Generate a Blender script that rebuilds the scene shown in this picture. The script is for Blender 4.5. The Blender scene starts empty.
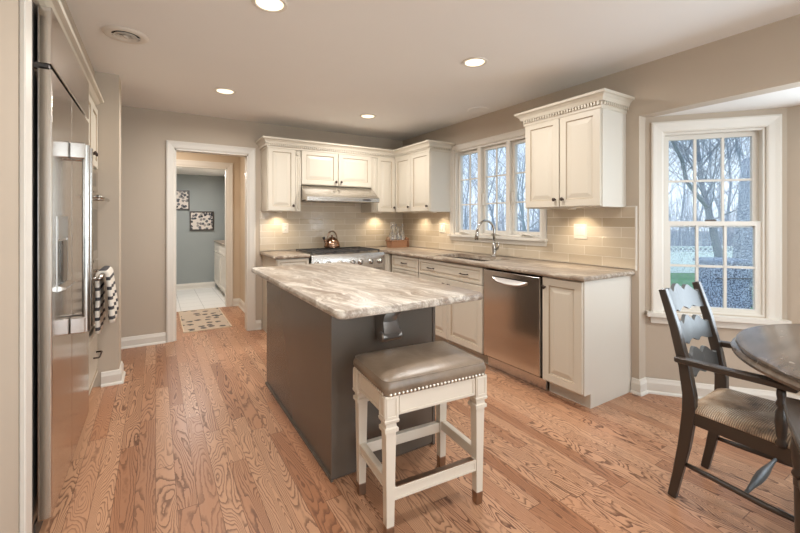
import bpy, bmesh, math, random
from mathutils import Vector, Matrix
PI = math.pi
S = bpy.context.scene
C = S.collection
random.seed(7)

# ------------------------------------------------------------------ camera, world, light, exposure
cam_d = bpy.data.cameras.new('camera'); cam = bpy.data.objects.new('camera', cam_d); C.objects.link(cam)
YAW = 31.8
cam.location = (0, 0, 1.295); cam.rotation_euler = (PI/2, 0, -math.radians(YAW))
cam_d.sensor_fit = 'HORIZONTAL'; cam_d.sensor_width = 36; cam_d.lens = 394/800*36
cam_d.shift_x = 0; cam_d.shift_y = -(266.5-219.6)/800
cam_d.clip_start = 0.05; cam_d.clip_end = 300
S.camera = cam
S.view_settings.view_transform = 'Standard'; S.view_settings.look = 'None'
S.view_settings.exposure = 0.27; S.view_settings.gamma = 1; S.view_settings.use_curve_mapping = False

W = bpy.data.worlds.new('overcast_sky'); S.world = W; W.use_nodes = True
wn = W.node_tree.nodes; wl = W.node_tree.links
bg = wn['Background']
tc = wn.new('ShaderNodeTexCoord'); sx = wn.new('ShaderNodeSeparateXYZ'); rp = wn.new('ShaderNodeValToRGB')
wl.new(tc.outputs['Generated'], sx.inputs[0]); wl.new(sx.outputs['Z'], rp.inputs[0])
rp.color_ramp.elements[0].position = 0.0; rp.color_ramp.elements[0].color = (0.80, 0.88, 0.96, 1)
rp.color_ramp.elements[1].position = 0.6; rp.color_ramp.elements[1].color = (0.55, 0.72, 0.92, 1)
wl.new(rp.outputs[0], bg.inputs[0]); bg.inputs[1].default_value = 1.3

def area(name, loc, rot, sx_, sy_, power, col, spread=180):
    l = bpy.data.lights.new(name, 'AREA'); l.shape = 'RECTANGLE'; l.size = sx_; l.size_y = sy_
    l.energy = power; l.color = col; l.spread = math.radians(spread)
    o = bpy.data.objects.new(name, l); C.objects.link(o); o.location = loc; o.rotation_euler = rot
    return o
# daylight at the out-of-frame bay centre window, then an added fill light behind the camera
area('daylight_bay', (3.66, -0.05, 1.35), (0, PI/2, 0), 1.3, 1.3, 34, (0.78, 0.90, 1.0))
area('fill_rear', (1.3, -2.9, 1.25), (-PI/2, 0, PI), 3.2, 2.1, 64, (0.85, 0.95, 1.0))
CAN_W, PUCK_W = 12.5, 1.3

# ------------------------------------------------------------------ colour + node helpers
def lin(v):
    v /= 255.0
    return v/12.92 if v <= 0.04045 else ((v+0.055)/1.055)**2.4
def rgb(r, g, b): return (lin(r), lin(g), lin(b), 1)

class NT:
    def __init__(s, name):
        s.m = bpy.data.materials.new(name); s.m.use_nodes = True
        s.t = s.m.node_tree; s.n = s.t.nodes; s.l = s.t.links; s.p = s.n['Principled BSDF']
    def put(s, sock, v):
        if v is None: return
        if isinstance(v, bpy.types.NodeSocket): s.l.new(v, sock)
        else: sock.default_value = v
    def math(s, op, a, b=None, c=None):
        n = s.n.new('ShaderNodeMath'); n.operation = op
        s.put(n.inputs[0], a); s.put(n.inputs[1], b); s.put(n.inputs[2], c); return n.outputs[0]
    def vec(s, x=0, y=0, z=0):
        n = s.n.new('ShaderNodeCombineXYZ'); s.put(n.inputs[0], x); s.put(n.inputs[1], y); s.put(n.inputs[2], z); return n.outputs[0]
    def pos(s, obj=False):
        if obj: o = s.n.new('ShaderNodeTexCoord').outputs['Object']
        else: o = s.n.new('ShaderNodeNewGeometry').outputs['Position']
        q = s.n.new('ShaderNodeSeparateXYZ'); s.l.new(o, q.inputs[0]); return o, q.outputs[0], q.outputs[1], q.outputs[2]
    def map(s, v, scale=(1, 1, 1), rot=(0, 0, 0)):
        n = s.n.new('ShaderNodeMapping'); s.l.new(v, n.inputs[0]); n.inputs['Scale'].default_value = scale; n.inputs['Rotation'].default_value = rot; return n.outputs[0]
    def noise(s, v, scale=1, detail=2, rough=0.5, dist=0):
        n = s.n.new('ShaderNodeTexNoise'); s.l.new(v, n.inputs['Vector']); n.inputs['Scale'].default_value = scale
        n.inputs['Detail'].default_value = detail; n.inputs['Roughness'].default_value = rough; n.inputs['Distortion'].default_value = dist
        return n.outputs['Fac']
    def white(s, v, dim='2D'):
        n = s.n.new('ShaderNodeTexWhiteNoise'); n.noise_dimensions = dim
        if dim == '1D': s.put(n.inputs['W'], v)
        else: s.put(n.inputs['Vector'], v)
        return n.outputs['Value'], n.outputs['Color']
    def ramp(s, f, stops):
        n = s.n.new('ShaderNodeValToRGB'); s.l.new(f, n.inputs[0]); e = n.color_ramp.elements
        while len(e) < len(stops): e.new(0.5)
        for k, (p, c) in zip(e, stops):
            k.position = p; k.color = c if len(c) == 4 else (*c, 1)
        return n.outputs[0]
    def mix(s, f, a, b, mode='MIX'):
        n = s.n.new('ShaderNodeMix'); n.data_type = 'RGBA'; n.blend_type = mode
        s.put(n.inputs[0], f); s.put(n.inputs[6], a); s.put(n.inputs[7], b); return n.outputs[2]
    def bump(s, h, strength=0.2, dist=0.01):
        n = s.n.new('ShaderNodeBump'); s.l.new(h, n.inputs['Height']); n.inputs['Strength'].default_value = strength
        n.inputs['Distance'].default_value = dist; s.l.new(n.outputs[0], s.p.inputs['Normal'])
    def set(s, **k):
        for a, v in k.items(): s.put(s.p.inputs[a.replace('_', ' ')], v)
        return s.m

def paint(name, col, rough=0.5, var=0.06, bump=0.0, spec=0.5, coat=0.0):
    t = NT(name); p, x, y, z = t.pos(True)
    n = t.noise(p, 3, 3)
    d = tuple(c*(1-var) for c in col[:3])+(1,); u = tuple(min(1, c*(1+var)) for c in col[:3])+(1,)
    c = t.mix(n, d, u)
    if bump: t.bump(t.noise(p, 220, 2), bump, 0.002)
    return t.set(Base_Color=c, Roughness=rough, Specular_IOR_Level=spec, Coat_Weight=coat)

def metal(name, col, rough=0.25, axis=None, streak=0.10):
    t = NT(name); p, x, y, z = t.pos(True)
    sc = {'z': (60, 60, 1), 'y': (60, 1, 60), 'x': (1, 60, 60)}.get(axis, (8, 8, 8))
    n = t.noise(t.map(p, sc), 6 if axis else 1, 3)
    r = t.math('ADD', rough-streak/2, t.math('MULTIPLY', n, streak))
    c = t.mix(n, tuple(v*0.93 for v in col[:3])+(1,), tuple(min(1, v*1.05) for v in col[:3])+(1,))
    return t.set(Base_Color=c, Roughness=r, Metallic=1.0)

# ------------------------------------------------------------------ materials
M = {}
M['wall'] = paint('wall_greige', rgb(190, 176, 159), 0.85, 0.03)
M['hall'] = paint('hall_beige', rgb(206, 188, 164), 0.85, 0.03)
M['blue'] = paint('laundry_blue_grey', rgb(154, 159, 157), 0.85, 0.03)
M['ceil'] = paint('ceiling_white', rgb(236, 233, 228), 0.9, 0.015)
M['trim'] = paint('trim_white', rgb(220, 214, 204), 0.4, 0.015)
M['cab'] = paint('cabinet_cream', rgb(207, 198, 182), 0.38, 0.02)
M['groove'] = paint('cabinet_groove_line', rgb(166, 148, 124), 0.45, 0.03)  # darker cream set on the sloped groove faces of doors and drawers
M['cabside'] = paint('cabinet_side', rgb(211, 204, 192), 0.42, 0.02)
M['isl'] = paint('island_grey_brown', rgb(98, 89, 80), 0.27, 0.06, spec=0.6)
M['white'] = paint('white_plastic', rgb(222, 214, 202), 0.35, 0.01)
M['black'] = paint('black_iron', rgb(64, 60, 57), 0.45, 0.1)
M['dark'] = paint('dark_gap', rgb(22, 20, 19), 0.7, 0.1)
M['bronze'] = metal('dark_bronze', (0.09, 0.07, 0.06), 0.38)
M['pewter'] = metal('pewter', (0.42, 0.40, 0.38), 0.33)
M['steel'] = metal('brushed_steel', (0.62, 0.59, 0.56), 0.24, 'y', 0.10)
M['steelv'] = metal('brushed_steel_upright', (0.62, 0.58, 0.54), 0.17, 'z', 0.08)
M['steelh'] = metal('brushed_steel_hood', (0.66, 0.63, 0.59), 0.26, 'x', 0.10)
M['chrome'] = metal('satin_nickel', (0.55, 0.53, 0.50), 0.2)
M['copper'] = metal('copper', (0.36, 0.22, 0.15), 0.25)
M['brass'] = metal('aged_brass', (0.36, 0.26, 0.19), 0.35)
M['nail'] = metal('nickel_nail', (0.85, 0.80, 0.72), 0.3)
M['ovenglass'] = paint('oven_glass', rgb(44, 42, 41), 0.08, 0.02, spec=0.8)
M['stoolpaint'] = paint('stool_antique_white', rgb(214, 204, 189), 0.42, 0.04)
M['chairpaint'] = paint('chair_charcoal_brown', rgb(58, 49, 42), 0.32, 0.10, spec=0.6)
M['slatpaint'] = paint('chair_slat_grey', rgb(84, 88, 90), 0.42, 0.08, spec=0.7)
M['concrete'] = paint('deck_boards_grey', rgb(178, 190, 198), 0.7, 0.05)
M['fence'] = paint('vinyl_white', rgb(248, 249, 250), 0.5, 0.01)
def speck(name, a, b):
    t = NT(name); p, x, y, z = t.pos(True); n = t.noise(p, 42, 2, 0.6)
    return t.set(Base_Color=t.ramp(n, [(0.42, a), (0.5, tuple((q+w_)/2 for q, w_ in zip(a, b))), (0.6, b)]), Roughness=0.6)
M['cover'] = speck('cover_speckled_grey', rgb(70, 80, 98), rgb(176, 188, 204))
M['cover2'] = speck('umbrella_cover_speckled', rgb(110, 118, 134), rgb(190, 200, 212))
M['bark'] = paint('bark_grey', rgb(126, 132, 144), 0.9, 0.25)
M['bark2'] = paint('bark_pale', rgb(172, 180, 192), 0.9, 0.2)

def mk_emit(name, col, strength):
    t = NT(name); t.p.inputs['Emission Color'].default_value = col; t.p.inputs['Emission Strength'].default_value = strength
    return t.set(Base_Color=col)
M['bulb'] = mk_emit('lamp_warm', (1.0, 0.88, 0.66, 1), 1.25)

def mk_glass():
    t = NT('window_glass'); out = t.n['Material Output']
    tr = t.n.new('ShaderNodeBsdfTransparent'); gl = t.n.new('ShaderNodeBsdfGlossy'); mx = t.n.new('ShaderNodeMixShader')
    gl.inputs['Roughness'].default_value = 0.02; fr = t.n.new('ShaderNodeFresnel'); fr.inputs[0].default_value = 1.45
    bf = t.n.new('ShaderNodeNewGeometry'); t.l.new(t.math('MULTIPLY', fr.outputs[0], t.math('SUBTRACT', 1, bf.outputs['Backfacing'])), mx.inputs[0]); t.l.new(tr.outputs[0], mx.inputs[1]); t.l.new(gl.outputs[0], mx.inputs[2]); t.l.new(mx.outputs[0], out.inputs[0])
    tr.inputs[0].default_value = (0.96, 0.98, 1, 1)
    return t.m
M['glass'] = mk_glass()
def mk_wet():
    m = mk_glass(); m.name = 'rain_speckled_glass'; nt = m.node_tree; n = nt.nodes; l = nt.links
    out = n['Material Output']; src = out.inputs[0].links[0].from_socket
    g = n.new('ShaderNodeNewGeometry'); z = n.new('ShaderNodeTexNoise'); z.inputs['Scale'].default_value = 130; z.inputs['Detail'].default_value = 2
    l.new(g.outputs['Position'], z.inputs['Vector'])
    rr = n.new('ShaderNodeValToRGB'); rr.color_ramp.elements[0].position = .52; rr.color_ramp.elements[1].position = .64; rr.color_ramp.elements[1].color = (.24, .24, .24, 1)
    l.new(z.outputs['Fac'], rr.inputs[0])
    t = n.new('ShaderNodeBsdfTranslucent'); t.inputs[0].default_value = (.85, .9, .95, 1); mx = n.new('ShaderNodeMixShader')
    l.new(rr.outputs[0], mx.inputs[0]); l.new(src, mx.inputs[1]); l.new(t.outputs[0], mx.inputs[2]); l.new(mx.outputs[0], out.inputs[0])
    return m
M['wet'] = mk_wet()
def mk_clear():
    t = NT('bottle_glass'); return t.set(Base_Color=(0.95, 0.96, 0.95, 1), Roughness=0.05, Transmission_Weight=0.9, IOR=1.4)
M['clear'] = mk_clear()

def mk_floor():
    t = NT('oak_floor'); p, x, y, z = t.pos()
    w, L = 0.083, 1.15
    xs = t.math('DIVIDE', x, w); bx = t.math('FLOOR', xs); fx = t.math('FRACT', xs)
    off = t.white(bx, '1D')[0]
    ys = t.math('DIVIDE', t.math('ADD', y, t.math('MULTIPLY', off, 9.7)), L); by = t.math('FLOOR', ys); fy = t.math('FRACT', ys)
    v, col = t.white(t.vec(bx, by, 0), '3D')
    sc = t.n.new('ShaderNodeSeparateColor'); t.l.new(col, sc.inputs[0]); r1, r2, r3 = sc.outputs
    gx = t.math('ADD', t.math('MULTIPLY', x, 11.0), t.math('MULTIPLY', r2, 40))
    gy = t.math('ADD', t.math('MULTIPLY', y, t.math('ADD', 0.9, t.math('MULTIPLY', r1, 1.6))), t.math('MULTIPLY', r3, 40))
    n = t.noise(t.vec(gx, gy, t.math('MULTIPLY', r1, 30)), 1.0, 1.2, 0.4, 0.35)
    wob = t.noise(t.vec(t.math('MULTIPLY', x, 60), t.math('MULTIPLY', y, 22), 0), 1, 2)
    ph = t.math('ADD', t.math('MULTIPLY', n, t.math('ADD', 15, t.math('MULTIPLY', r2, 26))), t.math('MULTIPLY', wob, 0.8))
    ring = t.math('FRACT', ph)
    gm = t.ramp(ring, [(0.0, (0, 0, 0)), (0.5, (0.0, 0, 0)), (0.82, (0.9, 0.9, 0.9)), (0.94, (1, 1, 1)), (1.0, (0, 0, 0))])
    fine = t.noise(t.vec(t.math('MULTIPLY', x, 420), t.math('MULTIPLY', y, 11), r1), 1, 3)
    base = t.ramp(v, [(0.0, rgb(162, 114, 84)), (0.3, rgb(186, 141, 110)), (0.65, rgb(199, 157, 125)), (1.0, rgb(178, 128, 96))])
    base = t.mix(t.math('MULTIPLY', fine, 0.35), base, rgb(150, 96, 62))
    amt = t.math('MULTIPLY', gm, t.math('ADD', 0.38, t.math('MULTIPLY', r3, 0.6)))
    c = t.mix(amt, base, rgb(92, 56, 38))
    ex = t.math('LESS_THAN', t.math('MINIMUM', fx, t.math('SUBTRACT', 1, fx)), 0.014)
    ey = t.math('LESS_THAN', t.math('MINIMUM', fy, t.math('SUBTRACT', 1, fy)), 0.0016)
    e = t.math('MAXIMUM', ex, ey)
    c = t.mix(t.math('MULTIPLY', e, 0.7), c, rgb(84, 50, 32))
    rg = t.math('ADD', 0.30, t.math('MULTIPLY', gm, 0.10))
    t.bump(t.math('SUBTRACT', 1, t.math('MAXIMUM', e, t.math('MULTIPLY', gm, 0.15))), 0.25, 0.002)
    return t.set(Base_Color=c, Roughness=rg, Specular_IOR_Level=0.38)
M['floor'] = mk_floor()

def mk_granite(name, rot, brown, tones):
    t = NT(name); p, x, y, z = t.pos()
    q = t.map(p, (1, 1, 1), (0, 0, rot))
    w = t.noise(q, 2.2, 3, 0.55)
    mp = t.n.new('ShaderNodeMapping'); t.l.new(q, mp.inputs[0]); mp.inputs['Scale'].default_value = (0.65, 5.0, 5.0)
    ad = t.n.new('ShaderNodeVectorMath'); ad.operation = 'ADD'; t.l.new(mp.outputs[0], ad.inputs[0])
    t.l.new(t.vec(0, t.math('MULTIPLY', w, 1.7), t.math('MULTIPLY', w, 0.5)), ad.inputs[1])
    a = t.noise(ad.outputs[0], 1.0, 5, 0.62, 0.5)
    b = t.noise(ad.outputs[0], 2.7, 4, 0.6, 0.3)
    c = t.ramp(a, tones)
    vein = t.ramp(b, [(0.40, (0, 0, 0)), (0.485, (1, 1, 1)), (0.515, (1, 1, 1)), (0.60, (0, 0, 0))])
    c = t.mix(t.math('MULTIPLY', vein, brown), c, rgb(132, 114, 98))
    f2 = t.noise(ad.outputs[0], 6.5, 4, 0.65, 0.4)
    c = t.mix(t.math('MULTIPLY', t.ramp(f2, [(0.44, (0, 0, 0)), (0.5, (1, 1, 1)), (0.56, (0, 0, 0))]), 0.38), c, rgb(120, 104, 92))
    s = t.noise(p, 160, 2)
    c = t.mix(t.math('MULTIPLY', t.math('GREATER_THAN', s, 0.63), 0.28), c, rgb(100, 86, 76))
    return t.set(Base_Color=c, Roughness=0.34, Specular_IOR_Level=0.25)
M['granite'] = mk_granite('granite_island', 1.40, 0.6, [(0.28, rgb(112, 99, 88)), (0.38, rgb(160, 146, 132)), (0.45, rgb(200, 191, 178)), (0.55, rgb(212, 205, 194)), (0.63, rgb(188, 177, 164)), (0.72, rgb(140, 127, 116))])
M['granite2'] = mk_granite('granite_perimeter', 1.3, 0.75, [(0.28, rgb(96, 82, 70)), (0.40, rgb(148, 132, 116)), (0.48, rgb(186, 172, 154)), (0.56, rgb(198, 186, 170)), (0.64, rgb(160, 145, 128)), (0.74, rgb(112, 98, 86))])

def mk_tile(name, axis):
    t = NT(name); p, x, y, z = t.pos()
    a = x if axis == 'x' else y
    h, w = 0.0775, 0.305
    zz = t.math('DIVIDE', t.math('SUBTRACT', z, 0.925), h); rz = t.math('FLOOR', zz); fz = t.math('FRACT', zz)
    aa = t.math('ADD', t.math('DIVIDE', t.math('ADD', a, 0.0), w), t.math('MULTIPLY', t.math('MODULO', rz, 2), 0.5)); ra = t.math('FLOOR', aa); fa = t.math('FRACT', aa)
    v, col = t.white(t.vec(ra, rz, 3), '3D')
    c = t.ramp(v, [(0, rgb(190, 174, 150)), (0.5, rgb(205, 190, 167)), (1, rgb(214, 201, 181))])
    c = t.mix(t.math('MULTIPLY', t.noise(p, 14, 3), 0.35), c, rgb(190, 176, 156))
    gz = t.math('LESS_THAN', t.math('MINIMUM', fz, t.math('SUBTRACT', 1, fz)), 0.022)
    ga = t.math('LESS_THAN', t.math('MINIMUM', fa, t.math('SUBTRACT', 1, fa)), 0.0055)
    g = t.math('MAXIMUM', gz, ga)
    c = t.mix(g, c, rgb(226, 219, 207))
    hgt = t.math('ADD', t.math('MULTIPLY', t.math('SUBTRACT', 1, g), 0.6), t.math('MULTIPLY', t.noise(p, 22, 2), 0.6))
    t.bump(hgt, 0.35, 0.006)
    return t.set(Base_Color=c, Roughness=t.math('ADD', 0.13, t.math('MULTIPLY', g, 0.5)))
M['tilex'] = mk_tile('backsplash_tile_back', 'x'); M['tiley'] = mk_tile('backsplash_tile_side', 'y')

def mk_paletile():
    t = NT('laundry_tile'); p, x, y, z = t.pos()
    f = lambda v, w: t.math('LESS_THAN', t.math('FRACT', t.math('DIVIDE', v, w)), 0.03)
    c = t.mix(t.math('MAXIMUM', f(x, 0.3), f(y, 0.3)), rgb(226, 224, 220), rgb(190, 188, 184))
    return t.set(Base_Color=c, Roughness=0.35)
M['paletile'] = mk_paletile()

def mk_leather():
    t = NT('taupe_leather'); p, x, y, z = t.pos(True)
    n = t.noise(p, 7, 4, 0.6, 0.6); f = t.noise(p, 160, 2)
    c = t.ramp(n, [(0.3, rgb(110, 95, 80)), (0.7, rgb(142, 125, 107))])
    t.bump(t.math('ADD', t.math('MULTIPLY', n, 1.0), t.math('MULTIPLY', f, 0.12)), 0.25, 0.012)
    return t.set(Base_Color=c, Roughness=0.33, Specular_IOR_Level=0.6)
M['leather'] = mk_leather()

def mk_rush():
    t = NT('rush_weave'); p, x, y, z = t.pos(True)
    # four triangles of cord, each running parallel to its own rail
    yy = t.math('ADD', y, 0.225)
    side = t.math('GREATER_THAN', t.math('ABSOLUTE', t.math('DIVIDE', x, 0.22)), t.math('ABSOLUTE', t.math('DIVIDE', yy, 0.20)))
    a = t.mix(side, t.vec(x, 0, 0), t.vec(yy, 0, 0))
    q = t.n.new('ShaderNodeSeparateXYZ'); t.l.new(a, q.inputs[0])
    nz = t.noise(p, 60, 2)
    s = t.math('SINE', t.math('ADD', t.math('MULTIPLY', q.outputs[0], 2*PI/0.0075), t.math('MULTIPLY', nz, 1.5)))
    s = t.math('ADD', t.math('MULTIPLY', s, 0.5), 0.5)
    v = t.noise(t.vec(t.math('MULTIPLY', x, 5), t.math('MULTIPLY', yy, 5), 0), 1.4, 4)
    base = t.ramp(v, [(0.34, rgb(122, 106, 92)), (0.45, rgb(200, 170, 140)), (0.62, rgb(236, 216, 192))])
    c = t.mix(t.math('MULTIPLY', t.math('SUBTRACT', 1, s), 0.7), base, rgb(104, 82, 62))
    t.bump(s, 0.8, 0.004)
    return t.set(Base_Color=c, Roughness=0.7)
M['rush'] = mk_rush()

def mk_table():
    t = NT('table_dark_varnish'); p, x, y, z = t.pos(True)
    n = t.noise(t.map(p, (3, 26, 3)), 1, 4, 0.55, 0.3)
    c = t.ramp(n, [(0.3, rgb(74, 62, 52)), (0.7, rgb(104, 90, 78))])
    fl = t.math('GREATER_THAN', t.noise(t.map(p, (1, 2.2, 1)), 26, 1), 0.745)
    c = t.mix(t.math('MULTIPLY', fl, 0.5), c, rgb(186, 174, 160))
    return t.set(Base_Color=c, Roughness=0.2, Specular_IOR_Level=0.6)
M['table'] = mk_table()

def mk_towel():
    t = NT('striped_towel'); p, x, y, z = t.pos(True)
    f = t.math('FRACT', t.math('DIVIDE', t.math('ADD', z, 5.0), 0.068))
    d = t.math('ABSOLUTE', t.math('SUBTRACT', f, 0.5))
    b = t.math('LESS_THAN', d, 0.17); s2 = t.math('LESS_THAN', t.math('ABSOLUTE', t.math('SUBTRACT', d, 0.24)), 0.03)
    c = t.mix(b, rgb(224, 216, 204), rgb(72, 70, 72))
    t.bump(t.noise(p, 260, 1), 0.3, 0.003)
    return t.set(Base_Color=c, Roughness=0.95)
M['towel'] = mk_towel()

def mk_rug():
    t = NT('leaf_rug'); p, x, y, z = t.pos(True)
    vo = t.n.new('ShaderNodeTexVoronoi'); vo.voronoi_dimensions = '2D'; t.l.new(p, vo.inputs['Vector']); vo.inputs['Scale'].default_value = 9.5; vo.inputs['Randomness'].default_value = 0.7
    n = t.noise(p, 24, 2)
    d = t.math('ADD', vo.outputs['Distance'], t.math('MULTIPLY', t.math('SUBTRACT', n, 0.5), 0.5))
    m = t.math('LESS_THAN', d, 0.34)
    sc = t.n.new('ShaderNodeSeparateColor'); t.l.new(vo.outputs['Color'], sc.inputs[0])
    dark = t.math('GREATER_THAN', sc.outputs[0], 0.45)
    lc = t.mix(dark, rgb(186, 172, 154), rgb(92, 88, 86))
    c = t.mix(m, t.mix(t.noise(p, 60, 3), rgb(176, 158, 140), rgb(196, 180, 162)), lc)
    return t.set(Base_Color=c, Roughness=0.95)
M['rug'] = mk_rug()

def mk_art(name, seed):
    t = NT(name); p, x, y, z = t.pos(True)
    vv = t.vec(t.math('ADD', x, seed), z, 0)
    vo = t.n.new('ShaderNodeTexVoronoi'); vo.voronoi_dimensions = '2D'; t.l.new(vv, vo.inputs['Vector']); vo.inputs['Scale'].default_value = 17.0
    n = t.noise(vv, 34, 2)
    d = t.math('ADD', vo.outputs['Distance'], t.math('MULTIPLY', t.math('SUBTRACT', n, 0.5), 0.45))
    sc = t.n.new('ShaderNodeSeparateColor'); t.l.new(vo.outputs['Color'], sc.inputs[0])
    lc = t.ramp(sc.outputs[0], [(0.0, rgb(44, 46, 52)), (0.5, rgb(92, 92, 98)), (1.0, rgb(160, 152, 146))])
    c = t.mix(t.math('LESS_THAN', d, 0.40), rgb(216, 206, 196), lc)
    return t.set(Base_Color=c, Roughness=0.6)
M['artA'] = mk_art('leaf_print', 3.0); M['artB'] = mk_art('berry_print', 8.3)

def mk_grass():
    t = NT('lawn_green'); p, x, y, z = t.pos()
    n = t.noise(p, 0.6, 5, 0.7)
    return t.set(Base_Color=t.ramp(n, [(0.3, rgb(96, 140, 92)), (0.7, rgb(136, 176, 124))]), Roughness=0.95)
M['grass'] = mk_grass()
M['litter'] = paint('leaf_litter', rgb(150, 152, 152), 0.95, 0.2)
def mk_wicker():
    t = NT('wicker'); p, x, y, z = t.pos(True)
    s = t.math('MULTIPLY', t.math('SINE', t.math('MULTIPLY', z, 420)), t.math('SINE', t.math('MULTIPLY', t.math('ADD', x, y), 260)))
    t.bump(s, 0.6, 0.004)
    return t.set(Base_Color=t.ramp(t.math('ADD', t.math('MULTIPLY', s, 0.5), 0.5), [(0, rgb(112, 74, 50)), (1, rgb(188, 140, 106))]), Roughness=0.7)
M['wicker'] = mk_wicker()

# ------------------------------------------------------------------ mesh helpers
ORG = {}
def link(name, bm, mat, parent=None, smooth=False, local=False, normals=True):
    root = parent
    if parent is not None and not local:
        o_ = ORG.get(parent.as_pointer(), Vector((0, 0, 0)))
        bmesh.ops.translate(bm, verts=bm.verts, vec=-o_)
    if normals: bmesh.ops.recalc_face_normals(bm, faces=bm.faces)
    me = bpy.data.meshes.new(name); bm.to_mesh(me); bm.free()
    mats = mat if isinstance(mat, (list, tuple)) else [mat]
    if mat is M['cab']: mats = [M['cab'], M['groove']]
    elif any(p_.material_index for p_ in me.polygons) and len(mats) == 1: mats = [mat, mat]
    for m_ in mats: me.materials.append(m_)
    if smooth:
        me.polygons.foreach_set('use_smooth', [True]*len(me.polygons))
    o = bpy.data.objects.new(name, me); C.objects.link(o)
    if parent is not None:
        o.parent = parent
        ORG[o.as_pointer()] = ORG.get(parent.as_pointer(), Vector((0, 0, 0)))
    if smooth == 'auto':
        md = o.modifiers.new('edges', 'EDGE_SPLIT'); md.split_angle = math.radians(35)
    return o
def tag(o, label, cat, group=None, kind=None):
    o['label'] = label; o['category'] = cat
    if group: o['group'] = group
    if kind: o['kind'] = kind
    return o
def thing(name, loc, label, cat, group=None, rz=0):
    o = bpy.data.objects.new(name, None); o.empty_display_size = 0.1; C.objects.link(o)
    o.location = loc; o.rotation_euler = (0, 0, rz); ORG[o.as_pointer()] = Vector(loc)
    return tag(o, label, cat, group)
def struct(name, loc=(0, 0, 0)):
    o = bpy.data.objects.new(name, None); C.objects.link(o); o.location = loc; o['kind'] = 'structure'; ORG[o.as_pointer()] = Vector(loc); return o
def smesh(name, bm, mat, smooth=False):
    o = link(name, bm, mat, None, smooth); o['kind'] = 'structure'; return o

def box(bm, a, b, bev=0.0, seg=1):
    x0, y0, z0 = [min(p, q) for p, q in zip(a, b)]; x1, y1, z1 = [max(p, q) for p, q in zip(a, b)]
    vs = [bm.verts.new(v) for v in ((x0,y0,z0),(x1,y0,z0),(x1,y1,z0),(x0,y1,z0),(x0,y0,z1),(x1,y0,z1),(x1,y1,z1),(x0,y1,z1))]
    fs = [bm.faces.new([vs[i] for i in f]) for f in ((0,3,2,1),(4,5,6,7),(0,1,5,4),(1,2,6,5),(2,3,7,6),(3,0,4,7))]
    if bev > 0:
        es = list({e for f in fs for e in f.edges})
        bmesh.ops.bevel(bm, geom=es, offset=bev, segments=seg, affect='EDGES', profile=0.5)
    return bm
def B(a, b, bev=0.0, seg=1): return box(bmesh.new(), a, b, bev, seg)

def loft(bm, rings, cap=True, closed=True):
    rv = [[bm.verts.new(p) for p in r] for r in rings]
    n = len(rv[0])
    for i in range(len(rv)-1):
        for j in range(n if closed else n-1):
            k = (j+1) % n
            bm.faces.new((rv[i][j], rv[i][k], rv[i+1][k], rv[i+1][j]))
    if cap and closed:
        bm.faces.new(rv[0][::-1]); bm.faces.new(rv[-1])
    return rv
class Basis:
    """o + a*ax + b*up + n*out : panels on cabinet fronts"""
    def __init__(s, o, ax, up, out): s.o, s.ax, s.up, s.out = Vector(o), Vector(ax), Vector(up), Vector(out)
    def __call__(s, a, b, n): return s.o + s.ax*a + s.up*b + s.out*n
def panel_rings(bm, bs, a0, a1, b0, b1, rings, groove=()):
    bm.faces.index_update(); f0 = len(bm.faces)
    loft(bm, [[bs(a0+i, b0+i, n), bs(a1-i, b0+i, n), bs(a1-i, b1-i, n), bs(a0+i, b1-i, n)] for i, n in rings])
    if groove:
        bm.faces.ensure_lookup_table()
        for g_ in groove:
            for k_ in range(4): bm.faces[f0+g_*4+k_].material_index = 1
def door_bm(bs, a0, a1, b0, b1, th=0.02, st=0.055):
    bm = bmesh.new()
    m = min(a1-a0, b1-b0)
    if m < 0.22: st = min(st, m*0.2)
    k = min(0.03, m*0.1)
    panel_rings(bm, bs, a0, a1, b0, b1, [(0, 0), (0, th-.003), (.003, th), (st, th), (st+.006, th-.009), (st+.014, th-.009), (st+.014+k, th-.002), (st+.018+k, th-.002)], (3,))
    return bm
def drawer_bm(bs, a0, a1, b0, b1, th=0.02):
    bm = bmesh.new()
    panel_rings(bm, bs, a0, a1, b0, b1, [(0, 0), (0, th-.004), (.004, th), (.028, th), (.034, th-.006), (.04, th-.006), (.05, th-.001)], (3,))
    return bm
def lathe(bm, prof, c=(0, 0, 0), seg=24, axis='z', bs=None):
    rings = []
    for r, h in prof:
        ring = []
        for i in range(seg):
            t = 2*PI*i/seg
            if bs: ring.append(bs(r*math.cos(t), r*math.sin(t), h))
            else: ring.append(Vector((c[0]+r*math.cos(t), c[1]+r*math.sin(t), c[2]+h)))
        rings.append(ring)
    loft(bm, rings); return bm
def tube(bm, pts, rad, seg=8, cap=True):
    pts = [Vector(p) for p in pts]; n = len(pts)
    rs = rad if isinstance(rad, (list, tuple)) else [rad]*n
    rings = []; prev = None
    for i, p in enumerate(pts):
        d = (pts[min(i+1, n-1)]-pts[max(i-1, 0)]).normalized()
        if prev is None:
            ref = Vector((0, 0, 1)) if abs(d.z) < 0.9 else Vector((1, 0, 0))
            u = d.cross(ref).normalized()
        else:
            u = (prev - d*prev.dot(d)).normalized()
        prev = u; v = d.cross(u)
        rings.append([p+(u*math.cos(2*PI*k/seg)+v*math.sin(2*PI*k/seg))*rs[i] for k in range(seg)])
    loft(bm, rings, cap); return bm
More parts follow.
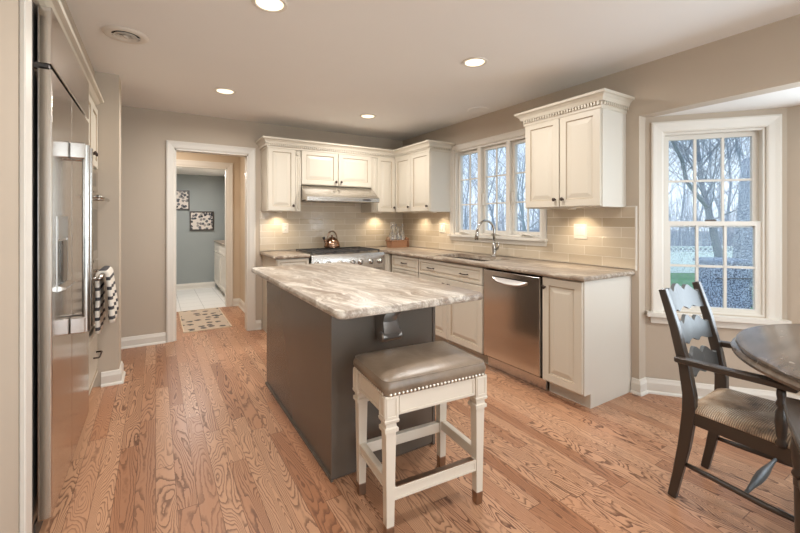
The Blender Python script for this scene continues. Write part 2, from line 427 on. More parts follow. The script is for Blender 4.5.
def bar(bm, pts, w, h, wdir=(1, 0, 0)):
    """rectangular bar along pts, width w along wdir, depth h across"""
    pts = [Vector(p) for p in pts]; n = len(pts); wd = Vector(wdir).normalized(); rings = []
    for i, p in enumerate(pts):
        d = (pts[min(i+1, n-1)]-pts[max(i-1, 0)]).normalized(); v = d.cross(wd).normalized()
        ww = w[i] if isinstance(w, (list, tuple)) else w; hh = h[i] if isinstance(h, (list, tuple)) else h
        rings.append([p+wd*sx_*ww/2+v*sy_*hh/2 for sx_, sy_ in ((-1, -1), (1, -1), (1, 1), (-1, 1))])
    loft(bm, rings); return bm
def sweep(bm, prof, path, cap=True):
    """prof [(out, z)] along xy path; out is to the right of travel, mitred"""
    P = [Vector(p) for p in path]; n = len(P); rings = []
    for i, p in enumerate(P):
        ds = []
        if i > 0: ds.append((P[i]-P[i-1]).normalized())
        if i < n-1: ds.append((P[i+1]-P[i]).normalized())
        ns = [Vector((d.y, -d.x)) for d in ds]
        m = ns[0] if len(ns) == 1 else (ns[0]+ns[1]).normalized()/max(0.3, math.cos(ns[0].angle(ns[1])/2))
        rings.append([Vector((p.x+m.x*o, p.y+m.y*o, z)) for o, z in prof])
    loft(bm, rings, cap); return bm
def prism(bm, poly, f):
    """poly [(a,b)] extruded between n=0 and n=1 through f(a,b,n)"""
    loft(bm, [[f(a, b, 0) for a, b in poly], [f(a, b, 1) for a, b in poly]]); return bm
def wall_holes(name, bs, a0, a1, b0, b1, th, holes, mat, kind=True):
    """solid wall with rectangular holes; n runs 0..-th (into the wall)"""
    As = sorted({a0, a1, *[h[0] for h in holes], *[h[1] for h in holes]}); Bs = sorted({b0, b1, *[h[2] for h in holes], *[h[3] for h in holes]})
    bm = bmesh.new()
    def solid(i, j):
        if i < 0 or j < 0 or i >= len(As)-1 or j >= len(Bs)-1: return False
        ca, cb = (As[i]+As[i+1])/2, (Bs[j]+Bs[j+1])/2
        return not any(h[0] < ca < h[1] and h[2] < cb < h[3] for h in holes)
    vc = {}
    def V(a, b, n):
        k = (round(a, 5), round(b, 5), n)
        if k not in vc: vc[k] = bm.verts.new(bs(a, b, n))
        return vc[k]
    for i in range(len(As)-1):
        for j in range(len(Bs)-1):
            if not solid(i, j): continue
            p, q, r, s_ = As[i], As[i+1], Bs[j], Bs[j+1]
            bm.faces.new((V(p, r, 0), V(q, r, 0), V(q, s_, 0), V(p, s_, 0))); bm.faces.new((V(p, r, -th), V(p, s_, -th), V(q, s_, -th), V(q, r, -th)))
            if not solid(i-1, j): bm.faces.new((V(p, r, 0), V(p, s_, 0), V(p, s_, -th), V(p, r, -th)))
            if not solid(i+1, j): bm.faces.new((V(q, r, 0), V(q, r, -th), V(q, s_, -th), V(q, s_, 0)))
            if not solid(i, j-1): bm.faces.new((V(p, r, 0), V(p, r, -th), V(q, r, -th), V(q, r, 0)))
            if not solid(i, j+1): bm.faces.new((V(p, s_, 0), V(q, s_, 0), V(q, s_, -th), V(p, s_, -th)))
    return smesh(name, bm, mat)

# ------------------------------------------------------------------ room numbers (metres, camera stands at x=0 y=0)
H = 2.44; XR = 3.05; D = 4.84; YP = 1.55          # ceiling, window wall, back wall, end of window wall
BAYA = math.radians(40); BAYL = 0.85
bx_, by_ = math.sin(PI/2-BAYA), -math.cos(PI/2-BAYA)   # direction of angled bay wall
BAYD = Vector((math.cos(math.radians(50)), -math.sin(math.radians(50)), 0))
BAY0 = Vector((3.14, YP, 0)); BAY1 = BAY0+BAYD*BAYL
HEAD = 2.065
YB = -3.0                                            # rear of the room
XL = -0.41                                           # wall beside the fridge

# ------------------------------------------------------------------ structure
smesh('floor', B((-2.3, YB-0.2, -0.1), (3.95, 6.34, 0)), M['floor'])
smesh('floor_laundry', B((-0.5, 6.34, -0.1), (1.75, 8.5, 0.004)), M['paletile'])
smesh('ceiling', B((-2.3, YB-0.2, H), (XR+0.12, 6.5, H+0.1)), M['ceil'])
smesh('ceiling_laundry', B((-0.5, 6.47, 2.13), (1.75, 8.5, 2.2)), M['ceil'])
smesh('ceiling_bay', B((XR+0.12, -1.75, HEAD), (3.95, YP+0.12, HEAD+0.1)), M['ceil'])
# back wall, with the doorway
DX0, DX1, DZ = 0.172, 0.918, 2.055
wall_holes('wall_back', Basis((0, D, 0), (1, 0, 0), (0, 0, 1), (0, -1, 0)), -2.2, XR+0.12, 0, H, 0.12, [(DX0, DX1, -0.01, DZ)], M['wall'])
# window wall
WY0, WY1, WZ0, WZ1 = 2.42, 3.68, 1.125, 2.115
wall_holes('wall_right', Basis((XR, 0, 0), (0, 1, 0), (0, 0, 1), (-1, 0, 0)), YP, D, 0, H, 0.12, [(WY0, WY1, WZ0, WZ1)], M['wall'])
smesh('wall_right_header', B((XR, -YP-0.2, HEAD), (XR+0.12, YP, H)), M['wall'])
smesh('wall_right_rear', B((XR, YB, 0), (XR+0.12, -YP-0.2, H)), M['wall'])
# angled bay wall with its window
BN = Vector((-BAYD.y, BAYD.x, 0)); BN = BN if BN.x < 0 else -BN
bsB = Basis(BAY0, BAYD, (0, 0, 1), BN)
BW0, BW1, BWZ0, BWZ1 = 0.115, 0.733, 0.615, 1.94
wall_holes('wall_bay_left', bsB, -0.02, BAYL+0.02, 0, HEAD+0.02, 0.1, [(BW0, BW1, BWZ0, BWZ1)], M['wall'])
CY = BAY1.y
wall_holes('wall_bay_centre', Basis((BAY1.x, 0, 0), (0, 1, 0), (0, 0, 1), (-1, 0, 0)), -CY, CY, 0, HEAD+0.02, 0.1, [(-0.72, 0.62, 0.70, 2.0)], M['wall'])
bmw = bmesh.new(); prism(bmw, [(BAY1.x, -CY), (3.14, -YP-0.1), (3.17, -YP-0.2), (BAY1.x+0.1, -CY-0.05)], lambda a, b, n: Vector((a, b, n*(HEAD+0.02)))); smesh('wall_bay_right', bmw, M['wall'])
# rear wall behind the camera; its wide patio opening is made up to suit the fill light
wall_holes('wall_rear', Basis((0, YB, 0), (1, 0, 0), (0, 0, 1), (0, 1, 0)), XL-0.1, XR, 0, H, 0.12, [(-0.2, 2.8, 0.05, 2.2)], M['wall'])
# wall by the fridge, and the stub past the ovens
smesh('wall_left', B((XL-0.12, YB, 0), (XL, 1.93, H)), M['wall'])
smesh('wall_left_recess', B((-1.25, 1.7, 0), (-1.13, 4.03, H)), M['wall'])
smesh('wall_left_stub', B((-1.13, 3.83, 0), (-0.247, 4.05, H)), M['wall'])
smesh('wall_left_passage', B((-2.2, 4.05, 0), (-2.08, D, H)), M['wall'])
bmw = B((-2.2, 3.93, 0), (-1.13, 4.05, H)); smesh('wall_passage_side', bmw, M['wall'])
smesh('wall_left_soffit', B((-1.13, 1.93, 2.215), (-0.40, 3.83, H)), M['wall'])
# hall and laundry beyond the doorway
HY = 6.34; HX = 1.08
wall_holes('wall_hall_back', Basis((0, HY, 0), (1, 0, 0), (0, 0, 1), (0, -1, 0)), -1.2, 1.65, 0, H, 0.12, [(0.12, 0.905, -0.01, 2.06)], M['hall'])
smesh('wall_hall_right', B((HX, D+0.12, 0), (HX+0.1, HY, H)), M['hall'])
smesh('wall_hall_left', B((-1.2, D+0.12, 0), (-1.1, HY, H)), M['hall'])
smesh('wall_laundry_back', B((-0.5, 8.3, 0), (1.75, 8.4, 2.2)), M['blue'])
smesh('wall_laundry_right', B((1.56, 6.46, 0), (1.66, 8.3, 2.2)), M['blue'])
smesh('wall_laundry_left', B((-0.42, 6.46, 0), (-0.32, 8.3, 2.2)), M['blue'])

# baseboards
BP = [(0, 0), (0.018, 0), (0.018, 0.075), (0.012, 0.09), (0.008, 0.105), (0, 0.108)]
def baseboard(name, path):
    bm = bmesh.new(); sweep(bm, BP, path); sweep(bm, [(0.018, 0), (0.032, 0), (0.030, 0.010), (0.024, 0.017), (0.018, 0.019)], path)
    return smesh(name, bm, M['trim'])
baseboard('baseboard_back', [(-2.08, D), (0.09, D)])
baseboard('baseboard_back_right', [(0.995, D), (1.06, D)])
baseboard('baseboard_stub', [(-0.36, 3.83), (-0.247, 3.83), (-0.247, 4.05)])
e1 = BAY1
baseboard('baseboard_bay', [(XR, 1.60), (XR, YP), (BAY0.x-0.006, YP), (e1.x, e1.y), (e1.x, -CY)])
baseboard('baseboard_hall', [(0.985, HY), (HX, HY), (HX, D+0.12)])
baseboard('baseboard_laundry', [(-0.3, 8.3), (0.97, 8.3)])
# door casings
CP = lambda w: [(0, 0), (w, 0), (w, .02), (w-.012, .024), (w*.55, .018), (.012, .014), (.004, .010), (0, .006)]
def casing(name, bs, a0, a1, b0, b1, w, mat, sides='lrt', parent=None):
    """mitred casing round an opening"""
    bm = bmesh.new(); prof = CP(w)
    pts = []
    if 'b' in sides: pts = [(a0, b0, -1, -1), (a0, b1, -1, 1), (a1, b1, 1, 1), (a1, b0, 1, -1), (a0, b0, -1, -1)]
    else: pts = [(a0, b0, -1, 0), (a0, b1, -1, 1), (a1, b1, 1, 1), (a1, b0, 1, 0)]
    rings = [[bs(a+sa*o, b+sb*o, n) for o, n in prof] for a, b, sa, sb in pts]
    loft(bm, rings, 'b' not in sides)
    return link(name, bm, mat, parent)
d1 = struct('door_1')
bsK = Basis((0, D, 0), (1, 0, 0), (0, 0, 1), (0, -1, 0))
casing('door_casing', bsK, DX0, DX1, 0, DZ, 0.078, M['trim'], parent=d1)
bm = bmesh.new(); box(bm, (DX0, D-.004, 0), (DX0+.016, D+.124, DZ)); box(bm, (DX1-.016, D-.004, 0), (DX1, D+.124, DZ)); box(bm, (DX0, D-.004, DZ-.016), (DX1, D+.124, DZ))
link('door_jamb', bm, M['trim'], d1)
d2 = struct('door_2')
bsH = Basis((0, HY, 0), (1, 0, 0), (0, 0, 1), (0, -1, 0))
casing('door_casing', bsH, 0.12, 0.905, 0, 2.06, 0.078, M['trim'], parent=d2)
bm = bmesh.new(); box(bm, (.12, HY-.004, 0), (.136, HY+.124, 2.06)); box(bm, (.889, HY-.004, 0), (.905, HY+.124, 2.06)); box(bm, (.12, HY-.004, 2.044), (.905, HY+.124, 2.06))
link('door_jamb', bm, M['trim'], d2)
lf = link('door_leaf', door_bm(Basis((0.14, HY+.13, 0), (0, 1, 0), (0, 0, 1), (1, 0, 0)), 0, 0.76, 0.02, 2.02, 0.035, 0.11), M['trim'], d2)
bm = bmesh.new(); lathe(bm, [(.012, 0), (.010, .03), (.026, .045), (.028, .06), (.016, .072), (.002, .074)], seg=16, bs=Basis((0.175, HY+.83, .93), (0, 1, 0), (0, 0, 1), (1, 0, 0)))
link('door_knob', bm, M['bronze'], lf, True)
# casing at the near left, beside the fridge
smesh('trim_1', B((XL, 1.885, 0), (XL+.018, 1.975, H-0.12), .004), M['trim'])
# passage opening corner is painted lighter on its edge
# backsplashes
SPZ = 1.392
bm = B((1.045, D-.009, .955-.03), (XR, D, SPZ)); box(bm, (1.44, D-.009, SPZ), (2.37, D, 1.72)); smesh('wall_backsplash_back', bm, M['tilex'])
bm = B((XR-.009, 1.575, .925), (XR, WY0-.065, SPZ)); box(bm, (XR-.009, WY0-.065, .925), (XR, WY1+.065, 1.06)); box(bm, (XR-.009, WY1+.065, .925), (XR, D-.009, SPZ))
smesh('wall_backsplash_right', bm, M['tiley'])
bm = B((XR-.012, 1.563, .915), (XR, 1.575, SPZ+.004)); box(bm, (XR-.012, 1.575, SPZ), (XR, 1.65, SPZ+.006)); smesh('trim_backsplash_edge', bm, M['trim'])

# ------------------------------------------------------------------ windows
def muntins(bm, bs, a0, a1, b0, b1, na, nb, w, n0, n1):
    for i in range(1, na):
        a = a0+(a1-a0)*i/na; box_bs(bm, bs, a-w/2, a+w/2, b0, b1, n0, n1)
    for j in range(1, nb):
        b = b0+(b1-b0)*j/nb; box_bs(bm, bs, a0, a1, b-w/2, b+w/2, n0, n1)
def box_bs(bm, bs, a0, a1, b0, b1, n0, n1):
    loft(bm, [[bs(a0, b0, n), bs(a1, b0, n), bs(a1, b1, n), bs(a0, b1, n)] for n in (n0, n1)])
def frame_bs(bm, bs, a0, a1, b0, b1, w, n0, n1, wb=None, wt=None):
    wb = w if wb is None else wb; wt = w if wt is None else wt
    o = [(a0, b0), (a1, b0), (a1, b1), (a0, b1)]; i_ = [(a0+w, b0+wb), (a1-w, b0+wb), (a1-w, b1-wt), (a0+w, b1-wt)]
    R = [[bs(a, b, n0) for a, b in o], [bs(a, b, n1) for a, b in o], [bs(a, b, n1) for a, b in i_], [bs(a, b, n0) for a, b in i_]]
    vs = [[bm.verts.new(p) for p in r] for r in R]
    for k in range(4):
        for j in range(4):
            bm.faces.new((vs[k][j], vs[k][(j+1) % 4], vs[(k+1) % 4][(j+1) % 4], vs[(k+1) % 4][j]))
# triple casement over the sink.  a = y, n toward the room
w1 = struct('window_1', (XR, 3.05, WZ0))
bs1 = Basis((XR, 0, 0), (0, 1, 0), (0, 0, 1), (-1, 0, 0))
casing('window_casing', bs1, WY0, WY1, WZ0-.02, WZ1, 0.063, M['trim'], 'lrt', w1)
bm = bmesh.new(); box_bs(bm, bs1, WY0-.075, WY1+.075, WZ0-.03, WZ0-.004, -.06, .05); box_bs(bm, bs1, WY0-.063, WY1+.063, WZ0-.075, WZ0-.03, 0, .02)
link('window_sill', bm, M['trim'], w1)
bm = bmesh.new(); frame_bs(bm, bs1, WY0, WY1, WZ0-.004, WZ1, .022, -.115, -.004)
uw = (WY1-WY0)/3
for k in (1, 2): box_bs(bm, bs1, WY0+uw*k-.024, WY0+uw*k+.024, WZ0, WZ1, -.115, -.006)
link('window_frame', bm, M['trim'], w1)
for k in range(3):
    a0, a1 = WY0+uw*k+.026, WY0+uw*(k+1)-.026
    bm = bmesh.new(); frame_bs(bm, bs1, a0, a1, WZ0+.02, WZ1-.024, .032, -.085, -.045); s_ = link('sash', bm, M['trim'], w1)
    bm = bmesh.new(); muntins(bm, bs1, a0+.032, a1-.032, WZ0+.052, WZ1-.056, 2, 3, .014, -.075, -.058); link('muntins', bm, M['trim'], s_)
    bm = bmesh.new(); box_bs(bm, bs1, a0+.03, a1-.03, WZ0+.05, WZ1-.054, -.069, -.065); link('pane', bm, M['glass'], s_)
    c_ = (a0+a1)/2+(.06 if k == 2 else -.02)
    bm = bmesh.new(); tube(bm, [bs1(c_+.09, WZ0+.03, -.02), bs1(c_+.04, WZ0+.018, .0), bs1(c_, WZ0+.030, .02), bs1(c_-.06, WZ0+.022, .012), bs1(c_-.10, WZ0+.012, .01)], [.006, .008, .009, .007, .006]); box_bs(bm, bs1, c_-.02, c_+.05, WZ0, WZ0+.02, -.03, .0)
    link('crank_handle', bm, M['white'], w1, True)
    bm = bmesh.new(); yl = a1-.012 if k < 2 else a0+.012
    box_bs(bm, bs1, yl-.007, yl+.007, WZ0+.33, WZ0+.46, -.045, -.025); link('lock_lever', bm, M['trim'], s_)
# double hung window in the bay
w2 = struct('window_2', tuple(bsB((BW0+BW1)/2, BWZ0, 0)))
casing('window_casing', bsB, BW0, BW1, BWZ0-.02, BWZ1, 0.08, M['trim'], 'lrt', w2)
bm = bmesh.new(); box_bs(bm, bsB, BW0-.115, BW1+.115, BWZ0-.038, BWZ0-.006, -.05, .055); box_bs(bm, bsB, BW0-.085, BW1+.085, BWZ0-.09, BWZ0-.038, 0, .022)
link('window_sill', bm, M['trim'], w2)
bm = bmesh.new(); frame_bs(bm, bsB, BW0, BW1, BWZ0-.006, BWZ1, .016, -.098, -.006); link('window_frame', bm, M['trim'], w2)
MR = 1.258
for nm, z0, z1, n0, n1, wb, wt in (('lower_sash', BWZ0+.0, MR+.025, -.055, -.02, .042, .032), ('upper_sash', MR-.02, BWZ1-.016, -.092, -.058, .035, .032)):
    bm = bmesh.new(); frame_bs(bm, bsB, BW0+.016, BW1-.016, z0, z1, .036, n0, n1, wb, wt); s_ = link(nm, bm, M['trim'], w2)
    bm = bmesh.new(); muntins(bm, bsB, BW0+.052, BW1-.052, z0+wb, z1-wt, 3, 2, .016, n0+.006, n1-.006); link('muntins', bm, M['trim'], s_)
    bm = bmesh.new(); box_bs(bm, bsB, BW0+.049, BW1-.049, z0+wb-.004, z1-wt+.004, (n0+n1)/2-.002, (n0+n1)/2+.002); link('pane', bm, M['wet'], s_)
bm = bmesh.new(); box_bs(bm, bsB, .395, .455, MR+.025, MR+.037, -.055, -.03); link('sash_lock', bm, M['bronze'], w2)

# bay centre window and patio doors invented for the rear fill light, both outside the photo's frame
w3 = struct('window_3', (BAY1.x, 0, .70)); bs3 = Basis((BAY1.x, 0, 0), (0, 1, 0), (0, 0, 1), (-1, 0, 0))
casing('window_casing', bs3, -.72, .62, .68, 2.0, .06, M['trim'], 'lrt', w3)
bm = bmesh.new(); frame_bs(bm, bs3, -.72, .62, .70, 2.0, .05, -.09, -.03); box_bs(bm, bs3, -.075, -.025, .74, 1.96, -.088, -.032); link('window_frame', bm, M['trim'], w3)
bm = bmesh.new(); box_bs(bm, bs3, -.68, .58, .74, 1.96, -.062, -.058); link('pane', bm, M['glass'], w3)
d3 = struct('added_patio_doors', (1.3, YB, 0)); bsP = Basis((0, YB, 0), (1, 0, 0), (0, 0, 1), (0, 1, 0))
bm = bmesh.new(); frame_bs(bm, bsP, -.2, 2.8, .05, 2.2, .09, -.11, -.02); box_bs(bm, bsP, 1.22, 1.38, .10, 2.12, -.10, -.03); link('door_frame', bm, M['trim'], d3)
bm = bmesh.new(); box_bs(bm, bsP, -.12, 2.72, .13, 2.12, -.062, -.058); link('pane', bm, M['glass'], d3)

# ------------------------------------------------------------------ ceiling fittings
def downlight(x, y, label, k=1.0):
    t = thing('recessed_light', (x, y, H), label, 'light', 'recessed ceiling lights')
    bm = bmesh.new(); lathe(bm, [(.070, .03), (.070, -.002), (.074, -.007), (.088, -.006), (.093, 0), (.093, .004)], (x, y, H), 32); link('trim_ring', bm, M['white'], t, 'auto')
    bm = bmesh.new(); lathe(bm, [(.069, -.0035), (.069, -.0015)], (x, y, H), 32); link('bulb', bm, M['bulb'], t)
    l = bpy.data.lights.new('can', 'AREA'); l.shape = 'DISK'; l.size = .14; l.energy = CAN_W*k; l.color = (1, .965, .915); l.spread = math.radians(170)
    o = bpy.data.objects.new('can', l); C.objects.link(o); o.parent = t; o.location = (0, 0, -.012)
downlight(.513, 2.135, 'round recessed ceiling light at the top edge of the photo')
downlight(1.97, 2.147, 'round recessed ceiling light above the sink side of the island', 1.1)
downlight(.525, 3.80, 'round recessed ceiling light in front of the doorway', 1.25)
downlight(1.994, 3.887, 'round recessed ceiling light before the hood, nearest the corner', 1.15)
for x, y in ((.513, .45), (1.97, .45), (.513, -1.25), (1.97, -1.25)):
    l = bpy.data.lights.new('can', 'AREA'); l.shape = 'DISK'; l.size = .14; l.energy = CAN_W*.6; l.color = (1, .965, .915); l.spread = math.radians(150)
    o = bpy.data.objects.new('can_behind', l); C.objects.link(o); o.location = (x, y, H-.012)
for nm, x, y, z, e in (('hall_lamp', .1, 5.6, 2.38, 15), ('laundry_lamp', .5, 7.2, 2.08, 17)):
    l = bpy.data.lights.new(nm, 'AREA'); l.shape = 'DISK'; l.size = .3; l.energy = e; l.color = (1, .9, .78) if nm == 'hall_lamp' else (1, .97, .93)
    o = bpy.data.objects.new(nm, l); C.objects.link(o); o.location = (x, y, z)
vx, vy = -.157, 2.97
t = thing('ceiling_vent', (vx, vy, H), 'round white ceiling air vent with concentric rings', 'vent')
bm = bmesh.new(); lathe(bm, [(.074, -.001), (.076, -.010), (.098, -.014), (.115, -.009), (.122, -.001)], (vx, vy, H), 40); link('flange', bm, M['white'], t, 'auto')
bm = bmesh.new(); lathe(bm, [(.0735, -.0015), (.0735, -.003)], (vx, vy, H), 32); link('duct_opening', bm, M['dark'], t)
for r in (.058, .038, .018):
    bm = bmesh.new(); lathe(bm, [(r, -.006), (r+.007, -.013), (r+.006, -.015), (r-.003, -.008)], (vx, vy, H), 32); link('louver_ring', bm, M['white'], t, 'auto')
bm = bmesh.new(); box(bm, (vx-.074, vy-.003, H-.012), (vx+.074, vy+.003, H-.007)); lathe(bm, [(.012, -.004), (.012, -.02)], (vx, vy, H), 16); link('spider', bm, M['white'], t)
bm = bmesh.new(); lathe(bm, [(.115, 0), (.115, -.006), (.105, -.010), (.10, -.008), (.002, -.008)], (2.86, 3.06, H), 36)
tag(link('ceiling_speaker', bm, M['ceil'], None, 'auto'), 'flat round white speaker cover on the ceiling near the sink window', 'speaker')

# ------------------------------------------------------------------ cabinets
BZ, KZ, CT = 0.875, 0.10, 0.914       # carcass top, toe kick, counter top
bsR = Basis((2.46, 0, 0), (0, 1, 0), (0, 0, 1), (-1, 0, 0))     # window-wall base fronts: a = y
bsBk = Basis((0, 4.205, 0), (1, 0, 0), (0, 0, 1), (0, -1, 0))   # back-wall base fronts: a = x
bsUR = Basis((2.74, 0, 0), (0, 1, 0), (0, 0, 1), (-1, 0, 0))
bsUB = Basis((0, 4.53, 0), (1, 0, 0), (0, 0, 1), (0, -1, 0))
def knob(bs, a, b, n, parent, mat='bronze'):
    bm = bmesh.new(); lathe(bm, [(.007, 0), (.005, .012), (.014, .018), (.0155, .024), (.010, .030), (.001, .032)], seg=14, bs=Basis(bs(a, b, n), bs.ax, bs.up, bs.out))
    return link('knob', bm, M[mat], parent, True)
def pull(bs, a, b, n, parent, w=.1):
    bm = bmesh.new()
    tube(bm, [bs(a-w/2, b, n), bs(a-w/2+.004, b, n+.022), bs(a-w/4, b, n+.028), bs(a+w/4, b, n+.028), bs(a+w/2-.004, b, n+.022), bs(a+w/2, b, n)], .0055, 8)
    return link('pull', bm, M['bronze'], parent, True)
def unit(name, loc, label, cat='cabinet', group=None): return thing(name, loc, label, cat, group)
T = .02
# --- window wall base run
u = unit('base_cabinet', (2.75, 1.77, 0), 'narrow cream base cabinet at the open end of the counter, right of the dishwasher')
bm = B((2.46, 1.605, KZ), (XR-.003, 1.935, BZ)); box(bm, (2.53, 1.605, 0), (XR-.003, 1.935, KZ)); link('body', bm, M['cabside'], u)
d = link('door', door_bm(bsR, 1.612, 1.930, KZ+.012, BZ-.006), M['cab'], u); knob(bsR, 1.905, .80, T, d)
u = unit('sink_base_cabinet', (2.75, 3.05, 0), 'cream base cabinet below the sink, left of the dishwasher')
bm = B((2.46, 2.56, KZ), (2.50, 3.555, BZ)); box(bm, (2.46, 2.56, KZ), (XR-.003, 2.578, BZ)); box(bm, (2.46, 3.537, KZ), (XR-.003, 3.555, BZ)); box(bm, (2.46, 2.56, KZ), (XR-.003, 3.555, KZ+.02)); box(bm, (2.53, 2.56, 0), (2.55, 3.555, KZ)); link('body', bm, M['cab'], u)
f = link('drawer_front', drawer_bm(bsR, 2.566, 3.55, .715, BZ-.006), M['cab'], u); pull(bsR, 2.80, .79, T, f); pull(bsR, 3.32, .79, T, f)
for a0, a1, ka in ((2.566, 3.055, 3.02), (3.061, 3.55, 3.10)):
    d = link('door', door_bm(bsR, a0, a1, KZ+.012, .708), M['cab'], u); knob(bsR, ka, .655, T, d)
u = unit('drawer_cabinet', (2.75, 3.84, 0), 'cream drawer base cabinet in the corner right of the range')
bm = B((2.46, 3.562, KZ), (XR-.003, 4.15, BZ)); box(bm, (2.53, 3.562, 0), (XR-.003, 4.15, KZ)); link('body', bm, M['cab'], u)
for b0, b1 in ((.715, BZ-.006), (.42, .708), (KZ+.012, .413)):
    d = link('drawer', drawer_bm(bsR, 3.568, 4.115, b0, b1), M['cab'], u); pull(bsR, 3.84, min(b1-.075, (b0+b1)/2) if b1 > .8 else b1-.07, T, d)
# corner filler pilaster right of the range
u = unit('corner_pilaster', (2.4, 4.3, 0), 'narrow cream fluted filler post between range and corner drawers', 'cabinet')
link('body', B((2.37, 4.19, 0), (XR-.003, D-.01, BZ)), M['cab'], u)
bm = bmesh.new(); panel_rings(bm, Basis((0, 4.19, 0), (1, 0, 0), (0, 0, 1), (0, -1, 0)), 2.372, 2.438, .06, BZ-.004, [(0, 0), (0, .012), (.012, .012), (.018, .006), (.024, .006), (.028, .012)]); link('fluted_front', bm, M['cab'], u)
# left of the range
u = unit('base_cabinet', (1.25, 4.5, 0), 'narrow cream base cabinet by the doorway, left of the range')
bm = B((1.075, 4.205, KZ), (1.43, D-.01, BZ)); box(bm, (1.075, 4.28, 0), (1.43, D-.01, KZ)); link('body', bm, M['cab'], u)
d = link('drawer', drawer_bm(bsBk, 1.082, 1.424, .715, BZ-.006), M['cab'], u); knob(bsBk, 1.253, .80, T, d)
d = link('door', door_bm(bsBk, 1.082, 1.424, KZ+.012, .708), M['cab'], u); knob(bsBk, 1.39, .64, T, d)

# --- counters
NOSE = [(.0, .877), (.012, .880), (.019, .888), (.020, .900), (.015, .910), (.006, .914), (0, .914)]
bm = bmesh.new()
SX0, SX1, SY0, SY1 = 2.53, 2.90, 2.66, 3.40
XF = 2.435
for a, b in (((XF, 1.597), (XR-.002, SY0)), ((XF, SY0), (SX0, SY1)), ((SX1, SY0), (XR-.002, SY1)), ((XF, SY1), (XR-.002, D-.010)), ((2.362, 4.185), (XF, D-.010))):
    box(bm, (*a, .877), (*b, CT))
sweep(bm, NOSE, [(2.362, 4.185), (XF, 4.185), (XF, 1.597), (XR-.002, 1.597)])
tag(link('countertop', bm, M['granite2']), 'long brown veined granite worktop running under the sink window', 'countertop')
bm = bmesh.new(); box(bm, (1.062, 4.19, .877), (1.436, D-.010, CT)); sweep(bm, NOSE, [(1.062, D-.010), (1.062, 4.19), (1.436, 4.19)])
tag(link('countertop', bm, M['granite2']), 'short granite worktop between doorway and range', 'countertop')

# --- sink + faucet
t = thing('sink', (2.71, 3.03, .68), 'stainless undermount sink set in the granite below the window', 'sink')
bm = bmesh.new()
r0 = [(SX0-.004, SY0-.004), (SX1+.004, SY0-.004), (SX1+.004, SY1+.004), (SX0-.004, SY1+.004)]
ins = lambda k, z: [Vector((x+(k if x < 2.7 else -k), y+(k if y < 3 else -k), z)) for x, y in r0]
loft(bm, [ins(-.012, .874), ins(.0, .8745), ins(.006, .72), ins(.03, .685), ins(.12, .682)], False)
vs = bm.verts[-4:] if False else None
bm.verts.ensure_lookup_table(); bm.faces.new(bm.verts[-4:])
link('basin', bm, M['steel'], t)
bm = bmesh.new(); lathe(bm, [(.045, .683), (.045, .687), (.03, .688), (.002, .6865)], (2.71, 3.03, 0), 20); link('drain', bm, M['chrome'], t, True)
FX, FY = 2.955, 2.93
t = thing('faucet', (FX, FY, CT), 'tall brushed gooseneck kitchen faucet behind the sink', 'faucet')
bm = bmesh.new(); lathe(bm, [(.030, 0), (.030, .008), (.024, .014), (.021, .05), (.024, .10), (.020, .125), (.014, .14)], (FX, FY, CT), 20); link('base', bm, M['chrome'], t, True)
bm = bmesh.new()
pts = [(FX, FY, CT+.13), (FX, FY, CT+.25)]
for i in range(11):
    a = PI*i/10*0.92; pts.append((FX-.105+.105*math.cos(a), FY+.02*i/10, CT+.265+.105*math.sin(a)))
pts.append((pts[-1][0]-.008, FY+.02, pts[-1][2]-.03))
tube(bm, pts, .0125, 12); link('spout', bm, M['chrome'], t, True)
e = pts[-1]; bm = bmesh.new(); tube(bm, [e, (e[0]-.004, e[1], e[2]-.03), (e[0]-.010, e[1], e[2]-.085)], [.015, .018, .019], 14); link('spray_head', bm, M['chrome'], t, True)
bm = bmesh.new(); tube(bm, [(FX, FY-.018, CT+.075), (FX-.005, FY-.05, CT+.085), (FX-.01, FY-.068, CT+.105), (FX-.012, FY-.078, CT+.15)], [.014, .013, .008, .006], 10); link('lever_handle', bm, M['chrome'], t, True)

# --- dishwasher
t = thing('dishwasher', (2.75, 2.245, 0), 'stainless dishwasher with a scooped pocket handle, below the counter', 'dishwasher')
link('tub', B((2.47, 1.943, KZ), (3.02, 2.552, .868)), M['dark'], t)
dr = link('door', B((2.435, 1.951, .118), (2.468, 2.546, .862), .006, 2), M['steelv'], t)
bm = bmesh.new()
n_ = 16; rA = []; 
for i in range(n_+1):
    y = 2.06+.375*i/n_; q = 1-abs(2*i/n_-1)**3; 
    zt, zb = .812, .812-.014-.034*q
    rA.append([Vector((2.436, y, zb-.006)), Vector((2.432-.020*q, y, zb)), Vector((2.430-.022*q, y, zb+.010)), Vector((2.434, y, zt-.004)), Vector((2.436, y, zt))])
loft(bm, rA); link('scoop_handle', bm, M['pewter'], dr, 'auto')
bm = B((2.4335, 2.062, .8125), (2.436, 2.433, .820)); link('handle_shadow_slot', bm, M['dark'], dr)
link('kick_plate', B((2.50, 1.945, .004), (2.52, 2.55, .108)), M['steel'], t)

